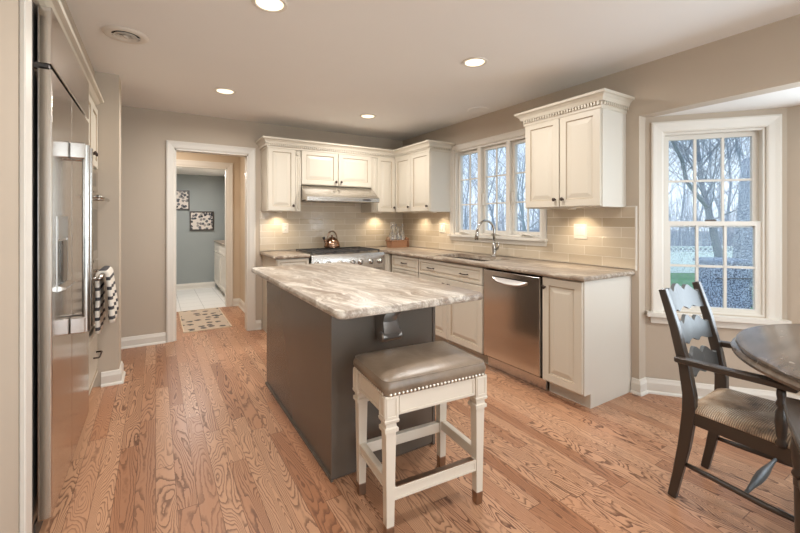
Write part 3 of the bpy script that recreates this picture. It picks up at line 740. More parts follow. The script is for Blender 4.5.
# --- range
RX0, RX1, RY = 1.444, 2.356, 4.165
t = thing('range', (1.9, 4.5, 0), 'stainless professional gas range with a row of knobs', 'range')
bm = B((RX0, RY+.03, .12), (RX1, D-.012, .895)); box(bm, (RX0+.02, RY+.09, 0), (RX1-.02, D-.03, .12)); link('body', bm, M['steel'], t)
bm = bmesh.new(); prism(bm, [(RY+.03, .72), (RY-.004, .725), (RY-.012, .885), (RY-.002, .903), (RY+.03, .908), (D-.012, .905), (D-.012, .885), (RY+.03, .885)], lambda a, b, n: Vector((RX0+(RX1-RX0)*n, a, b))); link('control_panel', bm, M['steelh'], t, 'auto')
link('oven_door', B((RX0+.006, RY-.012, .20), (RX1-.006, RY+.03, .71), .008, 2), M['steelh'], t)
bm = bmesh.new(); tube(bm, [(RX0+.06, RY-.06, .65), (RX1-.06, RY-.06, .65)], .013, 12); [tube(bm, [(x, RY-.06, .65), (x, RY-.01, .65)], .009, 8) for x in (RX0+.1, RX1-.1)]; link('oven_handle', bm, M['chrome'], t, True)
for x in (1.50, 1.64, 1.78, 1.93, 2.03, 2.17, 2.29):
    bm = bmesh.new(); lathe(bm, [(.034, 0), (.034, .006), (.026, .010), (.024, .036), (.020, .042), (.002, .043)], seg=18, bs=Basis((x, RY-.009, .80), (1, 0, 0), (0, 0, 1), (0, -1, 0))); k = link('knob', bm, M['chrome'], t, True)
    bm = B((x-.004, RY-.056, .776), (x+.004, RY-.05, .824)); link('knob_grip', bm, M['black'], k)
link('cooktop_pan', B((RX0+.02, RY+.06, .902), (RX1-.02, D-.03, .908)), M['steel'], t)
for k in range(3):
    x0 = RX0+.025+.289*k; x1 = x0+.284; bm = bmesh.new()
    for x in (x0, x1-.014, (x0+x1)/2-.007): box(bm, (x, RY+.07, .920), (x+.012, D-.04, .934))
    for j in range(5):
        y = RY+.07+j*(D-.04-RY-.07-.014)/4; box(bm, (x0, y, .920), (x1, y+.012, .934))
    for x in (x0, x1-.014):
        for y in (RY+.07, D-.054): box(bm, (x, y, .9075), (x+.014, y+.014, .921))
    link('grate', bm, M['black'], t)
    for y in (RY+.2, D-.20):
        bm = bmesh.new(); lathe(bm, [(.05, .908), (.05, .912), (.035, .915), (.002, .916)], ((x0+x1)/2, y, 0), 18); link('burner', bm, M['black'], t, True)
# --- range hood
t = thing('range_hood', (1.9, 4.6, 1.5), 'stainless slant-fronted range hood under the cabinets', 'hood')
HX0, HX1 = 1.446, 2.372
bm = bmesh.new(); prism(bm, [(D-.012, 1.525), (D-.012, 1.70), (4.55, 1.70), (4.52, 1.695), (4.325, 1.565), (4.315, 1.555), (4.315, 1.512), (4.325, 1.506), (4.36, 1.508), (4.37, 1.525)], lambda a, b, n: Vector((HX0+(HX1-HX0)*n, a, b))); link('canopy', bm, M['steelh'], t, 'auto')
link('filter_panel', B((HX0+.04, 4.40, 1.512), (HX1-.04, 4.78, 1.526)), M['pewter'], t)
bm = bmesh.new(); prism(bm, [(0.03*math.cos(a)*2.1+2.20, 1.534+.012*math.sin(a)) for a in [2*PI*i/20 for i in range(20)]], lambda a, b, n: Vector((a, 4.3155-.003*n, b))); link('control_badge', bm, M['black'], t)
bm = B((1.56, 4.3135, 1.531), (2.10, 4.3155, 1.537)); link('trim_line', bm, M['chrome'], t)
for x in (1.62, 2.18):
    bm = bmesh.new(); lathe(bm, [(.035, 0), (.035, -.004), (.002, -.005)], (x, 4.42, 1.512), 16); link('hood_lamp', bm, M['white'], t)

# --- upper cabinets
UZ, UT = 1.39, 2.125
u = unit('wall_cabinet', (1.25, 4.68, UZ), 'cream wall cabinet left of the hood, beside the doorway')
link('body', B((1.06, 4.53, UZ), (1.44, D-.002, UT)), M['cab'], u)
d = link('door', door_bm(bsUB, 1.066, 1.375, UZ+.006, UT-.012, T, .05), M['cab'], u); knob(bsUB, 1.345, UZ+.065, T, d)
bm = bmesh.new(); panel_rings(bm, bsUB, 1.379, 1.438, UZ+.004, UT-.10, [(0, 0), (0, .014), (.012, .014), (.016, .008), (.022, .008), (.026, .014)]); link('pilaster', bm, M['cab'], u)
bm = bmesh.new(); lathe(bm, [(.026, 0), (.026, .016), (.018, .018), (.014, .014), (.008, .018), (.001, .019)], seg=20, bs=Basis(bsUB(1.409, UT-.06, 0), bsUB.ax, bsUB.up, bsUB.out)); link('rosette', bm, M['cab'], u, 'auto')
u = unit('wall_cabinet', (1.9, 4.68, 1.705), 'cream two-door wall cabinet directly above the hood')
link('body', B((1.441, 4.53, 1.705), (2.372, D-.002, UT)), M['cab'], u)
for a0, a1, ka in ((1.448, 1.902, 1.872), (1.910, 2.364, 1.940)):
    d = link('door', door_bm(bsUB, a0, a1, 1.712, UT-.012, T, .055), M['cab'], u); knob(bsUB, ka, 1.755, T, d)
u = unit('wall_cabinet', (2.6, 4.68, UZ), 'cream single-door wall cabinet right of the hood, in the corner')
link('body', B((2.373, 4.53, UZ), (XR-.002, D-.002, UT)), M['cab'], u)
d = link('door', door_bm(bsUB, 2.452, 2.722, UZ+.006, UT-.012, T, .05), M['cab'], u); knob(bsUB, 2.695, UZ+.065, T, d)
bm = bmesh.new(); panel_rings(bm, bsUB, 2.379, 2.442, UZ+.004, UT-.01, [(0, 0), (0, .014), (.012, .014), (.016, .008), (.022, .008), (.026, .014)]); link('pilaster', bm, M['cab'], u)
u = unit('wall_cabinet', (2.9, 4.1, UZ), 'cream two-door wall cabinet between the corner and the sink window')
link('body', B((2.74, 3.73, UZ), (XR-.002, 4.527, UT)), M['cabside'], u)
for a0, a1, ka in ((3.737, 4.13, 3.77), (4.138, 4.505, 4.17)):
    d = link('door', door_bm(bsUR, a0, a1, UZ+.006, UT-.012, T, .055), M['cab'], u); knob(bsUR, ka, UZ+.065, T, d)
u = unit('wall_cabinet', (2.9, 1.99, UZ), 'cream two-door wall cabinet between the sink window and the bay window')
link('body', B((2.74, 1.646, UZ), (XR-.002, 2.335, UT)), M['cabside'], u)
for a0, a1, ka in ((1.652, 1.987, 1.955), (1.995, 2.330, 2.027)):
    d = link('door', door_bm(bsUR, a0, a1, UZ+.006, UT-.012, T, .055), M['cab'], u); knob(bsUR, ka, UZ+.065, T, d)
CRN = [(-.02, 2.098), (.004, 2.098), (.008, 2.106), (.008, 2.120), (.010, 2.122), (.010, 2.146), (.026, 2.149), (.028, 2.156), (.034, 2.172), (.050, 2.188), (.064, 2.194), (.066, 2.212), (-.02, 2.212)]
def crown(bm, path, dent=True):
    sweep(bm, CRN, path)
    if not dent: return
    for p, q in zip(path[:-1], path[1:]):
        p, q = Vector(p), Vector(q); L = (q-p).length; d = (q-p)/L; n = Vector((d.y, -d.x)); k = int(L/.024)
        for i in range(k):
            a = p+d*(L*(i+.25)/k); b = p+d*(L*(i+.75)/k)
            loft(bm, [[Vector((*(a+n*.008), z)), Vector((*(b+n*.008), z)), Vector((*(b+n*.025), z)), Vector((*(a+n*.025), z))] for z in (2.124, 2.1485)])
bm = bmesh.new(); crown(bm, [(1.06, D-.002), (1.06, 4.512), (2.722, 4.512), (2.722, 3.73), (XR-.002, 3.73)])
tag(link('crown_moulding', bm, M['cab']), 'cream dentil crown moulding along the cabinets over the hood and corner', 'moulding')
bm = bmesh.new(); crown(bm, [(XR-.002, 2.335), (2.722, 2.335), (2.722, 1.646), (XR-.002, 1.646)]); link('crown', bm, M['cab'], u)
# under-cabinet pucks
PU = [(1.24, 4.70, 'back wall, left of the hood'), (2.58, 4.70, 'back wall, right of the hood'), (2.88, 4.28, 'window wall, nearest the corner'), (2.88, 3.86, 'window wall, beside the sink window'), (2.88, 1.99, 'below the cabinet by the bay window')]
for x, y, w in PU:
    bm = bmesh.new(); lathe(bm, [(.032, 0), (.032, -.010), (.026, -.012), (.002, -.0125)], (x, y, UZ-.0005), 18)
    t = tag(link('puck_light', bm, M['white'], None, 'auto'), 'small white puck lamp under a wall cabinet: '+w, 'light', 'under-cabinet puck lamps')
    l = bpy.data.lights.new('puck', 'SPOT'); l.energy = PUCK_W*4.0; l.spot_size = math.radians(125); l.spot_blend = .8; l.color = (1, .84, .62); l.shadow_soft_size = .025
    o = bpy.data.objects.new('puck', l); C.objects.link(o); o.location = (x, y, UZ-.02); o.rotation_euler = (math.radians(18) if y > 4.5 else 0, -math.radians(18) if y < 4.5 else 0, 0)
    if y < 4.5: o.rotation_euler = (0, -math.radians(18), 0)
# outlets and switches
def plate(name, bs, a, b, w, h, label, cat, n_, kind):
    t = thing(name, tuple(bs(a, b, 0)), label, cat)
    bm = bmesh.new(); panel_rings(bm, bs, a-w/2, a+w/2, b-h/2, b+h/2, [(0, 0), (0, .004), (.003, .006)]); link('cover_plate', bm, M['white'], t)
    for i in range(n_):
        ca = a+(i-(n_-1)/2)*.046
        if kind == 'switch':
            bm = bmesh.new(); panel_rings(bm, bs, ca-.016, ca+.016, b-.033, b+.033, [(0, .006), (.001, .009), (.006, .010)]); s_ = link('rocker', bm, M['trim'], t)
        else:
            for db in (-.02, .02):
                bm = bmesh.new(); panel_rings(bm, bs, ca-.017, ca+.017, b+db-.014, b+db+.014, [(0, .006), (.002, .008)]); s_ = link('socket', bm, M['trim'], t)
                bm = bmesh.new(); box_bs(bm, bs, ca-.008, ca-.005, b+db-.004, b+db+.006, .008, .0085); box_bs(bm, bs, ca+.005, ca+.008, b+db-.004, b+db+.006, .008, .0085); link('slots', bm, M['dark'], s_)
bsW = Basis((0, D-.009, 0), (1, 0, 0), (0, 0, 1), (0, -1, 0)); bsWR = Basis((XR-.009, 0, 0), (0, 1, 0), (0, 0, 1), (-1, 0, 0))
plate('outlet', bsW, 1.345, 1.19, .075, .118, 'white outlet on the tiles left of the range', 'outlet', 1, 'o')
plate('outlet', bsW, 2.87, 1.20, .075, .118, 'white outlet on the tiles behind the bottle basket', 'outlet', 1, 'o')
plate('light_switch', bsWR, 3.905, 1.19, .118, .118, 'white double switch on the tiles left of the sink window', 'switch', 2, 'switch')
plate('light_switch', bsWR, 2.02, 1.195, .118, .125, 'white double switch on the tiles under the cabinet by the bay', 'switch', 2, 'switch')

# ------------------------------------------------------------------ island
IX0, IX1, IY0, IY1 = .745, 1.352, 1.84, 3.20
t = thing('kitchen_island', (1.03, 2.5, 0), 'dark grey-brown kitchen island base in the middle of the floor', 'island')
bm = B((IX0, IY0, .0), (IX1, IY1, .874)); link('body', bm, M['isl'], t)
bm = bmesh.new(); box(bm, (IX0-.010, IY0-.012, .012), (IX1+.0, IY0, .874), .003); link('end_panel', bm, M['isl'], t)
bm = bmesh.new(); box(bm, (IX0-.012, IY0-.012, .0), (IX0, IY1, .012)); link('shoe_strip', bm, M['isl'], t)
bm = bmesh.new(); box(bm, (IX1, IY0-.016, .0), (IX1+.02, IY0+.03, .874), .003); link('corner_post', bm, M['isl'], t)
for a0, a1 in ((1.88, 2.30), (2.31, 2.74), (2.75, 3.18)):
    d = link('door', door_bm(Basis((IX1, 0, 0), (0, 1, 0), (0, 0, 1), (1, 0, 0)), a0, a1, .11, .86), M['isl'], t)
    knob(Basis((IX1, 0, 0), (0, 1, 0), (0, 0, 1), (1, 0, 0)), a1-.04, .78, T, d)
# scroll corbel under the overhang
cx = 1.03
def corbel_rings():
    prof = [(.0, .872, .050), (-.17, .872, .050), (-.175, .850, .050), (-.155, .835, .046), (-.115, .815, .040), (-.080, .785, .034), (-.066, .750, .032), (-.080, .715, .036), (-.098, .690, .042), (-.094, .660, .042), (-.070, .640, .040), (-.035, .632, .040), (0, .640, .040)]
    return prof
bm = bmesh.new(); pr = [(y, .872+(z-.872)*.84, w*1.2) for y, z, w in corbel_rings()]
lft = [Vector((cx-w, IY0-.012+y, z)) for y, z, w in pr]; rgt = [Vector((cx+w, IY0-.012+y, z)) for y, z, w in pr]
mid = [Vector((cx, IY0-.012+y*1.10, z-(.004 if 0 < i < len(pr)-1 else 0))) for i, (y, z, w) in enumerate(pr)]
loft(bm, [lft, mid, rgt]); cb = link('corbel', bm, M['pewter'], t, 'auto')
bm = bmesh.new(); lathe(bm, [(.001, -.060), (.020, -.060), (.027, -.055), (.027, .055), (.020, .060), (.001, .060)], seg=20, bs=Basis((cx, IY0-.012-.072, .697), (0, 1, 0), (0, 0, 1), (1, 0, 0))); link('scroll', bm, M['pewter'], cb, 'auto')
bm = bmesh.new()
R_ = .022
def rrect(off, r, z):
    out = []; x0, y0, x1, y1 = .642+off, 1.515+off, 1.466-off, 3.30-off
    for cx_, cy_, a0 in ((x1-r, y1-r, 0), (x0+r, y1-r, PI/2), (x0+r, y0+r, PI), (x1-r, y0+r, 1.5*PI)):
        for i in range(6):
            a = a0+PI/2*i/5; out.append(Vector((cx_+r*math.cos(a), cy_+r*math.sin(a), z)))
    return out
loft(bm, [rrect(.012, .03, .875), rrect(.004, .03, .879), rrect(0, .03, .888), rrect(.001, .03, .900), rrect(.006, .03, .910), rrect(.014, .03, .914)])
tag(link('island_countertop', bm, M['granite'], None, 'auto'), 'cream and grey veined granite slab on the island', 'countertop')

# ------------------------------------------------------------------ bar stool
t = thing('bar_stool', (1.04, 1.515, 0), 'antique white bar stool with taupe leather seat before the island', 'stool', rz=math.radians(-4.5))
SW, SD = .225, .150         # half width/depth at the leg centres
LEGP = [(0, .0155), (.055, .0165), (.40, .0215), (.44, .0225), (.443, .030), (.458, .030), (.462, .024), (.476, .023), (.482, .031), (.492, .033), (.496, .030), (.59, .030)]
for sx_ in (-1, 1):
    for sy_ in (-1, 1):
        bm = bmesh.new(); cx_, cy_ = sx_*SW, sy_*SD
        sq = lambda k, z: [Vector((cx_+a*k, cy_+b*k, z)) for a, b in ((-1, -1), (1, -1), (1, 1), (-1, 1))]
        z0 = .055
        loft(bm, [sq(r, z) for z, r in LEGP if z >= z0]); lg = link('leg', bm, M['stoolpaint'], t, local=True)
        bm = bmesh.new()
        for fx_, fy_ in ((0, -1), (sx_, 0)):   # raised strips on the outer faces of the block
            pass
        bm = bmesh.new(); loft(bm, [sq(.0150, 0), sq(.0158, .003), sq(.0172, .054), sq(.0165, .057)]); link('foot_cap', bm, M['brass'], lg, local=True)
        bm = bmesh.new()
        for ax_ in (0, 1):
            n_ = Vector((sx_, 0, 0)) if ax_ == 0 else Vector((0, sy_, 0)); a_ = Vector((0, 1, 0)) if ax_ == 0 else Vector((1, 0, 0))
            frame_bs(bm, Basis(Vector((cx_, cy_, 0))+n_*.030, a_, (0, 0, 1), n_), -.024, .024, .502, .584, .006, 0, .003)
        link('block_moulding', bm, M['stoolpaint'], lg, local=True)
bm = bmesh.new()
for s_ in (-1, 1):
    box(bm, (-SW+.03, s_*SD-.014*1+s_*.008, .505), (SW-.03, s_*SD+.014*1+s_*.008, .588)); box(bm, (s_*SW-.014+s_*.008, -SD+.03, .505), (s_*SW+.014+s_*.008, SD-.03, .588))
for s_ in (-1, 1):
    frame_bs(bm, Basis((0, s_*(SD+.022), 0), (1, 0, 0), (0, 0, 1), (0, s_, 0)), -SW+.036, SW-.036, .510, .584, .007, 0, .004)
    frame_bs(bm, Basis((s_*(SW+.022), 0, 0), (0, 1, 0), (0, 0, 1), (s_, 0, 0)), -SD+.036, SD-.036, .510, .584, .007, 0, .004)
link('apron', bm, M['stoolpaint'], t, local=True)
for s_ in (-1, 1):
    z = .185 if s_ < 0 else .215
    bm = B((-SW, s_*SD-.013, z-.028), (SW, s_*SD+.013, z+.022), .002); frame_bs(bm, Basis((0, s_*SD+s_*.013, 0), (1, 0, 0), (0, 0, 1), (0, s_, 0)), -SW+.02, SW-.02, z-.026, z+.020, .008, 0, .003); st = link('front_stretcher' if s_ < 0 else 'back_stretcher', bm, M['stoolpaint'], t, local=True)
    if s_ < 0: link('footplate', B((-SW+.03, -SD-.012, z+.022), (SW-.03, -SD+.012, z+.026)), M['brass'], st, local=True)
    bm = B((s_*SW-.013, -SD, .20), (s_*SW+.013, SD, .248), .002); frame_bs(bm, Basis((s_*SW+s_*.013, 0, 0), (0, 1, 0), (0, 0, 1), (s_, 0, 0)), -SD+.02, SD-.02, .202, .246, .008, 0, .003); link('side_stretcher', bm, M['stoolpaint'], t, local=True)
# cushion
bm = bmesh.new(); N1 = 40; rings = []
def srr(hw, hd, r, z, crown_=0):
    out = []
    for cx_, cy_, a0 in ((hw-r, hd-r, 0), (-hw+r, hd-r, PI/2), (-hw+r, -hd+r, PI), (hw-r, -hd+r, 1.5*PI)):
        for i in range(6):
            a = a0+PI/2*i/5; out.append(Vector((cx_+r*math.cos(a), cy_+r*math.sin(a), z)))
    return out
W2, D2 = SW+.030, SD+.030
prof = [(0, .588, .02), (.0, .600, .022), (-.006, .612, .03), (-.006, .625, .03), (-.002, .640, .035), (.001, .646, .03), (.006, .650, .03), (.020, .657, .035), (.05, .665, .04), (.09, .670, .04), (.13, .673, .03)]
loft(bm, [srr(W2-k, D2-k, min(r, D2-k-.002), z) for k, z, r in prof]); cu = link('cushion', bm, M['leather'], t, True, local=True)
bm = bmesh.new()
rr = srr(W2-.001, D2-.001, .034, .6475); rr.append(rr[0]); tube(bm, rr, .0022, 6, False); link('piping', bm, M['leather'], cu, True, local=True)
bm = bmesh.new()
def nails(p, q, n):
    bm = bmesh.new()
    p, q = Vector(p), Vector(q)
    out = Vector(((q-p).y, -(q-p).x, 0)).normalized()
    for i in range(n):
        c = p+(q-p)*((i+.5)/n)
        for kk in (0,):
            lathe(bm, [(.0072, 0), (.0064, .003), (.0036, .005), (.0004, .0056)], seg=8, bs=Basis(c, (q-p).normalized(), (0, 0, 1), out))
    link('nailhead_trim', bm, M['nail'], cu, True, local=True)
nz = .595
for p, q, n in (((-W2+.015, -D2, nz), (W2-.015, -D2, nz), 26), ((W2, -D2+.015, nz), (W2, D2-.015, nz), 17), ((W2-.015, D2, nz), (-W2+.015, D2, nz), 26), ((-W2, D2-.015, nz), (-W2, -D2+.015, nz), 17)): nails(p, q, n)

# ------------------------------------------------------------------ fridge + ovens
FXF = -.357
t = thing('refrigerator', (-.7, 2.62, 0), 'tall stainless built-in refrigerator with ice dispenser at the left', 'refrigerator')
FA, FS, FB = 2.10, 2.545, 3.135
link('body', B((-1.10, FA-.02, .0), (FXF-.055, FB+.01, 2.16)), M['pewter'], t)
bsF = Basis((FXF, 0, 0), (0, 1, 0), (0, 0, 1), (1, 0, 0))
fd = link('freezer_door', B((FXF-.045, FA, .085), (FXF, FS-.003, 1.905), .004, 2), M['steelv'], t)
rd = link('fridge_door', B((FXF-.045, FS+.003, .085), (FXF, FB, 1.905), .004, 2), M['steelv'], t)
link('top_grille_panel', B((FXF-.045, FA, 1.925), (FXF, FB, 2.155), .004, 2), M['steelv'], t)
link('toe_grille', B((FXF-.09, FA, .01), (FXF-.05, FB, .08)), M['black'], t)
bm = bmesh.new(); lathe(bm, [(.016, 0), (.016, .02), (.010, .022), (.002, .023)], (FXF-.055, FA+.012, 1.903), 12); box(bm, (FXF-.08, FA-.004, 1.908), (FXF-.01, FA+.03, 1.921)); link('hinge', bm, M['black'], t)
bm = bmesh.new(); frame_bs(bm, bsF, 2.19, 2.43, .985, 1.31, .018, 0, .002); dp = link('ice_dispenser', bm, M['pewter'], fd)
bm = B((FXF+.0002, 2.207, 1.01), (FXF+.002, 2.413, 1.20)); link('recess', bm, M['ovenglass'], dp)
bm = B((FXF+.0002, 2.207, 1.21), (FXF+.003, 2.413, 1.295)); link('display', bm, M['pewter'], dp)
bm = bmesh.new(); prism(bm, [(0, .985), (.03, .995), (.03, 1.0), (0, 1.01)], lambda a, b, n: Vector((FXF+a, 2.20+.22*n, b))); link('drip_tray', bm, M['steelv'], dp)
for y, par in ((FS-.05, fd), (FS+.055, rd)):
    bm = bmesh.new(); tube(bm, [(FXF+.062, y, .74), (FXF+.062, y, 1.665)], .017, 16); hd = link('door_handle', bm, M['chrome'], par, 'auto')
    for z in (.775, 1.635):
        bm = B((FXF, y-.02, z-.04), (FXF+.062, y+.02, z+.04), .006, 2); link('handle_bracket', bm, M['steel'], hd)
# side panel / filler next to fridge
bm = B((-1.10, 1.985, 0), (-.420, 2.068, 2.21)); bx2 = link('fridge_side_panel', bm, M['trim']); tag(bx2, 'tall cream end panel between the wall casing and the refrigerator', 'panel')
t = thing('oven_cabinet', (-.7, 3.5, 0), 'tall cream cabinet holding the wall ovens beside the refrigerator', 'cabinet')
OA, OB, OX = 3.16, 3.825, -.40
bm = B((-1.10, OA, .0), (OX-.04, OB, .52)); box(bm, (-1.10, OA, .52), (OX-.02, OA+.02, 1.67)); box(bm, (-1.10, OB-.02, .52), (OX, OB, 1.67)); box(bm, (-1.10, OA, 1.67), (OX, OB, 2.155)); box(bm, (OX-.04, OA, .09), (OX, OB, .50)); link('body', bm, M['cab'], t)
bsO = Basis((OX, 0, 0), (0, 1, 0), (0, 0, 1), (1, 0, 0))
for a0, a1, ka in ((OA+.006, 3.49, 3.46), (3.497, OB-.006, 3.53)):
    d = link('door', door_bm(bsO, a0, a1, 1.685, 2.14, T, .05), M['cab'], t); knob(bsO, ka, 1.76, T, d)
d = link('drawer', drawer_bm(bsO, OA+.006, OB-.006, .11, .49), M['cab'], t)
bm = bmesh.new(); tube(bm, [(OX+T, 3.56, .30), (OX+.05, 3.56, .30), (OX+.055, 3.58, .30), (OX+.055, 3.70, .30), (OX+.05, 3.72, .30), (OX+T, 3.72, .30)], .006, 8); link('pull', bm, M['bronze'], d, True)
t2 = thing('wall_oven', (-.7, 3.5, .53), 'stainless double wall oven built into the tall cabinet', 'oven')
o0, o1 = OA+.024, OB-.024
link('body', B((-1.0, o0, .53), (OX-.002, o1, 1.665)), M['dark'], t2)
cp = link('control_panel', B((OX-.002, o0, 1.50), (OX+.022, o1, 1.66), .003), M['steelv'], t2)
link('display', B((OX+.022, o0+.12, 1.54), (OX+.024, o1-.12, 1.63)), M['ovenglass'], cp)
for z0, z1 in ((1.00, 1.49), (.535, .985)):
    dr = link('oven_door', B((OX-.002, o0, z0), (OX+.024, o1, z1), .004), M['steelv'], t2)
    link('oven_window', B((OX+.024, o0+.08, z0+.07), (OX+.026, o1-.08, z1-.12)), M['ovenglass'], dr)
    zh = z1-.045 if z0 > .9 else z1-.075
    bm = bmesh.new(); tube(bm, [(OX+.085, o0+.03, zh), (OX+.085, o1-.02, zh)], .012, 12)
    for y in (o0+.07, o1-.07): tube(bm, [(OX+.024, y, zh), (OX+.085, y, zh)], .009, 8)
    link('oven_handle', bm, M['chrome'], dr, True)
bm = bmesh.new(); sweep(bm, [(o-.02 if o > 0 else o, z-.0) for o, z in [(-.02, 2.158), (.0, 2.158), (.010, 2.162), (.012, 2.172), (.03, 2.180), (.05, 2.196), (.07, 2.202), (.075, 2.214), (-.02, 2.214)]], [(-.395, 3.826), (-.395, 1.99)])
# path travels toward -y, so its right-hand side is -x; flip outward
for v in bm.verts: v.co.x = -.395+(-.395-v.co.x)
tag(link('crown_moulding', bm, M['cab']), 'cream crown moulding above the refrigerator and ovens', 'moulding')
# towel over the lower oven handle
bm = bmesh.new(); hx = OX+.085; hz = .985-.075
sec = []                      # centre line of the folded cloth in the plane across the handle
for k in range(13): sec.append((.048-.020*(k/12)**1.5, -.335+.335*k/12))
for k in range(1, 6):
    a = PI*k/6; sec.append((.026*math.cos(a), .026*math.sin(a)))
for k in range(13): sec.append((-.028-.002*math.sin(k), -.40*k/12))
N_ = 26; grid = []
for i in range(N_+1):
    u_ = i/N_; y = 3.42+.30*u_; row = []
    for j, (dx, dz) in enumerate(sec):
        q = min(1, -dz/.3) if dz < 0 else 0
        wv = .010*math.sin(u_*13+.6)+.005*math.sin(u_*29+dz*6)
        row.append(bm.verts.new((hx+dx+(wv*q if dx > 0 else wv*q*.3), y+(u_-.5)*.05*q, hz+dz*(1+.05*math.sin(u_*5)))))
    grid.append(row)
for i in range(N_):
    for j in range(len(sec)-1): bm.faces.new((grid[i][j], grid[i+1][j], grid[i+1][j+1], grid[i][j+1]))
tw = link('dish_towel', bm, M['towel'], None, True); sd = tw.modifiers.new('thick', 'SOLIDIFY'); sd.thickness = .022; sd.offset = 0; sd.use_even_offset = True
tag(tw, 'cream dish towel with dark stripes hung over the lower oven handle', 'towel')

# ------------------------------------------------------------------ small things on the counters
kx, ky, kz = 1.86, 4.60, .946
t = thing('tea_kettle', (kx, ky, kz), 'copper whistling kettle on the back burner of the range', 'kettle')
bm = bmesh.new(); lathe(bm, [(.075, 0), (.095, .006), (.098, .025), (.088, .07), (.066, .105), (.045, .118), (.040, .120)], (kx, ky, kz), 28); link('pot', bm, M['copper'], t, True)
bm = bmesh.new(); lathe(bm, [(.042, .119), (.036, .128), (.012, .134), (.010, .142), (.015, .150), (.009, .158), (.001, .159)], (kx, ky, kz), 20); link('lid', bm, M['copper'], t, True)
bm = bmesh.new(); tube(bm, [(kx-.06, ky-.02, kz+.055), (kx-.10, ky-.03, kz+.085), (kx-.118, ky-.036, kz+.118)], [.022, .016, .012], 12); sp = link('spout', bm, M['copper'], t, True)
bm = bmesh.new(); tube(bm, [(kx-.112, ky-.034, kz+.108), (kx-.126, ky-.038, kz+.135)], [.015, .016], 12); link('spout_cap', bm, M['black'], sp, True)
bm = bmesh.new(); pts = [(kx-.075*math.cos(a), ky-.02*math.cos(a), kz+.10+.105*math.sin(a)) for a in [PI*i/14 for i in range(15)]]
tube(bm, pts, [.006, .006, .007]+[.010]*9+[.007, .006, .006], 10); link('handle', bm, M['brass'], t, True)
bx0, by0 = 2.80, 4.60
t = thing('bottle_basket', (bx0, by0, CT), 'brown wicker basket of bottles in the counter corner', 'basket')
bm = bmesh.new()
rw = lambda k, z: [Vector((bx0+sx_*(.125+k), by0+sy_*(.062+k), CT+z)) for sx_, sy_ in ((-1, -1), (1, -1), (1, 1), (-1, 1))]
loft(bm, [rw(0, .002), rw(.008, .095), rw(-.002, .095), rw(-.008, .01)]); bmesh.ops.bevel(bm, geom=[e for e in bm.edges if abs(e.verts[0].co.z-e.verts[1].co.z) > .05], offset=.01, segments=2, affect='EDGES'); link('basket_body', bm, M['wicker'], t)
bm = bmesh.new(); rr = rw(.008, .097); rr.append(rr[0]); tube(bm, rr, .007, 8, False); link('rim', bm, M['wicker'], t, True)
for s_ in (-1, 1):
    bm = bmesh.new(); tube(bm, [(bx0+s_*.133, by0-.04, CT+.095), (bx0+s_*.137, by0-.03, CT+.135), (bx0+s_*.137, by0+.03, CT+.135), (bx0+s_*.133, by0+.04, CT+.095)], .006, 8); link('basket_handle', bm, M['wicker'], t, True)
bn = 0
BL = ['back row left', 'front row left', 'back row middle', 'front row middle', 'back row right', 'front row right']
for i in range(3):
    for j in range(2):
        x, y = bx0-.075+.075*i, by0+.028-.056*j
        tb = thing('bottle', (x, y, CT+.012), 'clear stoppered glass bottle in the wicker basket, '+BL[bn], 'bottle', 'bottles in the basket'); bn += 1
        h = .25+.03*((i+j) % 2)
        bm = bmesh.new(); lathe(bm, [(.028, 0), (.030, .01), (.030, h*.58), (.018, h*.72), (.010, h*.80), (.010, h*.97), (.012, h)], (x, y, CT+.012), 14); link('glass_body', bm, M['clear'], tb, True)
        bm = bmesh.new(); lathe(bm, [(.009, h), (.013, h+.006), (.013, h+.026), (.004, h+.032)], (x, y, CT+.012), 10); link('stopper', bm, M['pewter'], tb, True)
bm = bmesh.new(); prism(bm, [(0, 0), (.08, 0), (.08, .12), (.065, .13), (0, .12)], lambda a, b, n: Vector((2.955+a*.4, 4.66-a+.02*n, CT+b))); 
tag(link('cutting_board', bm, M['wicker']), 'small brown wooden board leaning in the corner by the basket', 'board')

# ------------------------------------------------------------------ hall and laundry things
RUG = [(178.75, 311.25), (218.75, 307.5), (230.5, 327), (183.75, 333)]
t = thing('door_mat', (.525, 5.70, 0), 'beige leaf-patterned rug in the doorway', 'rug', rz=math.radians(0))
link('woven_face', B((-.25, -.58, .0), (.25, .58, .010), .003), M['rug'], t, local=True)
bm = bmesh.new(); frame_bs(bm, Basis((0, 0, 0), (1, 0, 0), (0, 1, 0), (0, 0, 1)), -.258, .258, -.588, .588, .012, 0.0, .0125); link('bound_edge', bm, M['hall'], t, local=True)
def picture(x, z, w, h, art, label):
    t = thing('framed_print', (x, 8.3, z-h/2), label, 'picture')
    bp = Basis((0, 8.3, 0), (1, 0, 0), (0, 0, 1), (0, -1, 0))
    bm = bmesh.new(); frame_bs(bm, bp, x-w/2, x+w/2, z-h/2, z+h/2, .022, 0, .03); link('frame', bm, M['chairpaint'], t)
    bm = bmesh.new(); box_bs(bm, bp, x-w/2+.02, x+w/2-.02, z-h/2+.02, z+h/2-.02, .001, .018); link('print', bm, M[art], t)
picture(.325, 1.655, .42, .36, 'artA', 'framed leaf print on the blue wall, upper left of the two')
picture(.74, 1.27, .41, .36, 'artB', 'framed leaf print on the blue wall, lower right of the two')
t = thing('laundry_cabinet', (1.25, 7.4, 0), 'white base cabinet against the right wall of the laundry room', 'cabinet')
bm = B((.96, 6.62, .10), (1.555, 8.17, .875)); box(bm, (1.01, 6.62, 0), (1.555, 8.17, .1)); link('body', bm, M['white'], t)
bsL = Basis((.96, 0, 0), (0, 1, 0), (0, 0, 1), (-1, 0, 0))
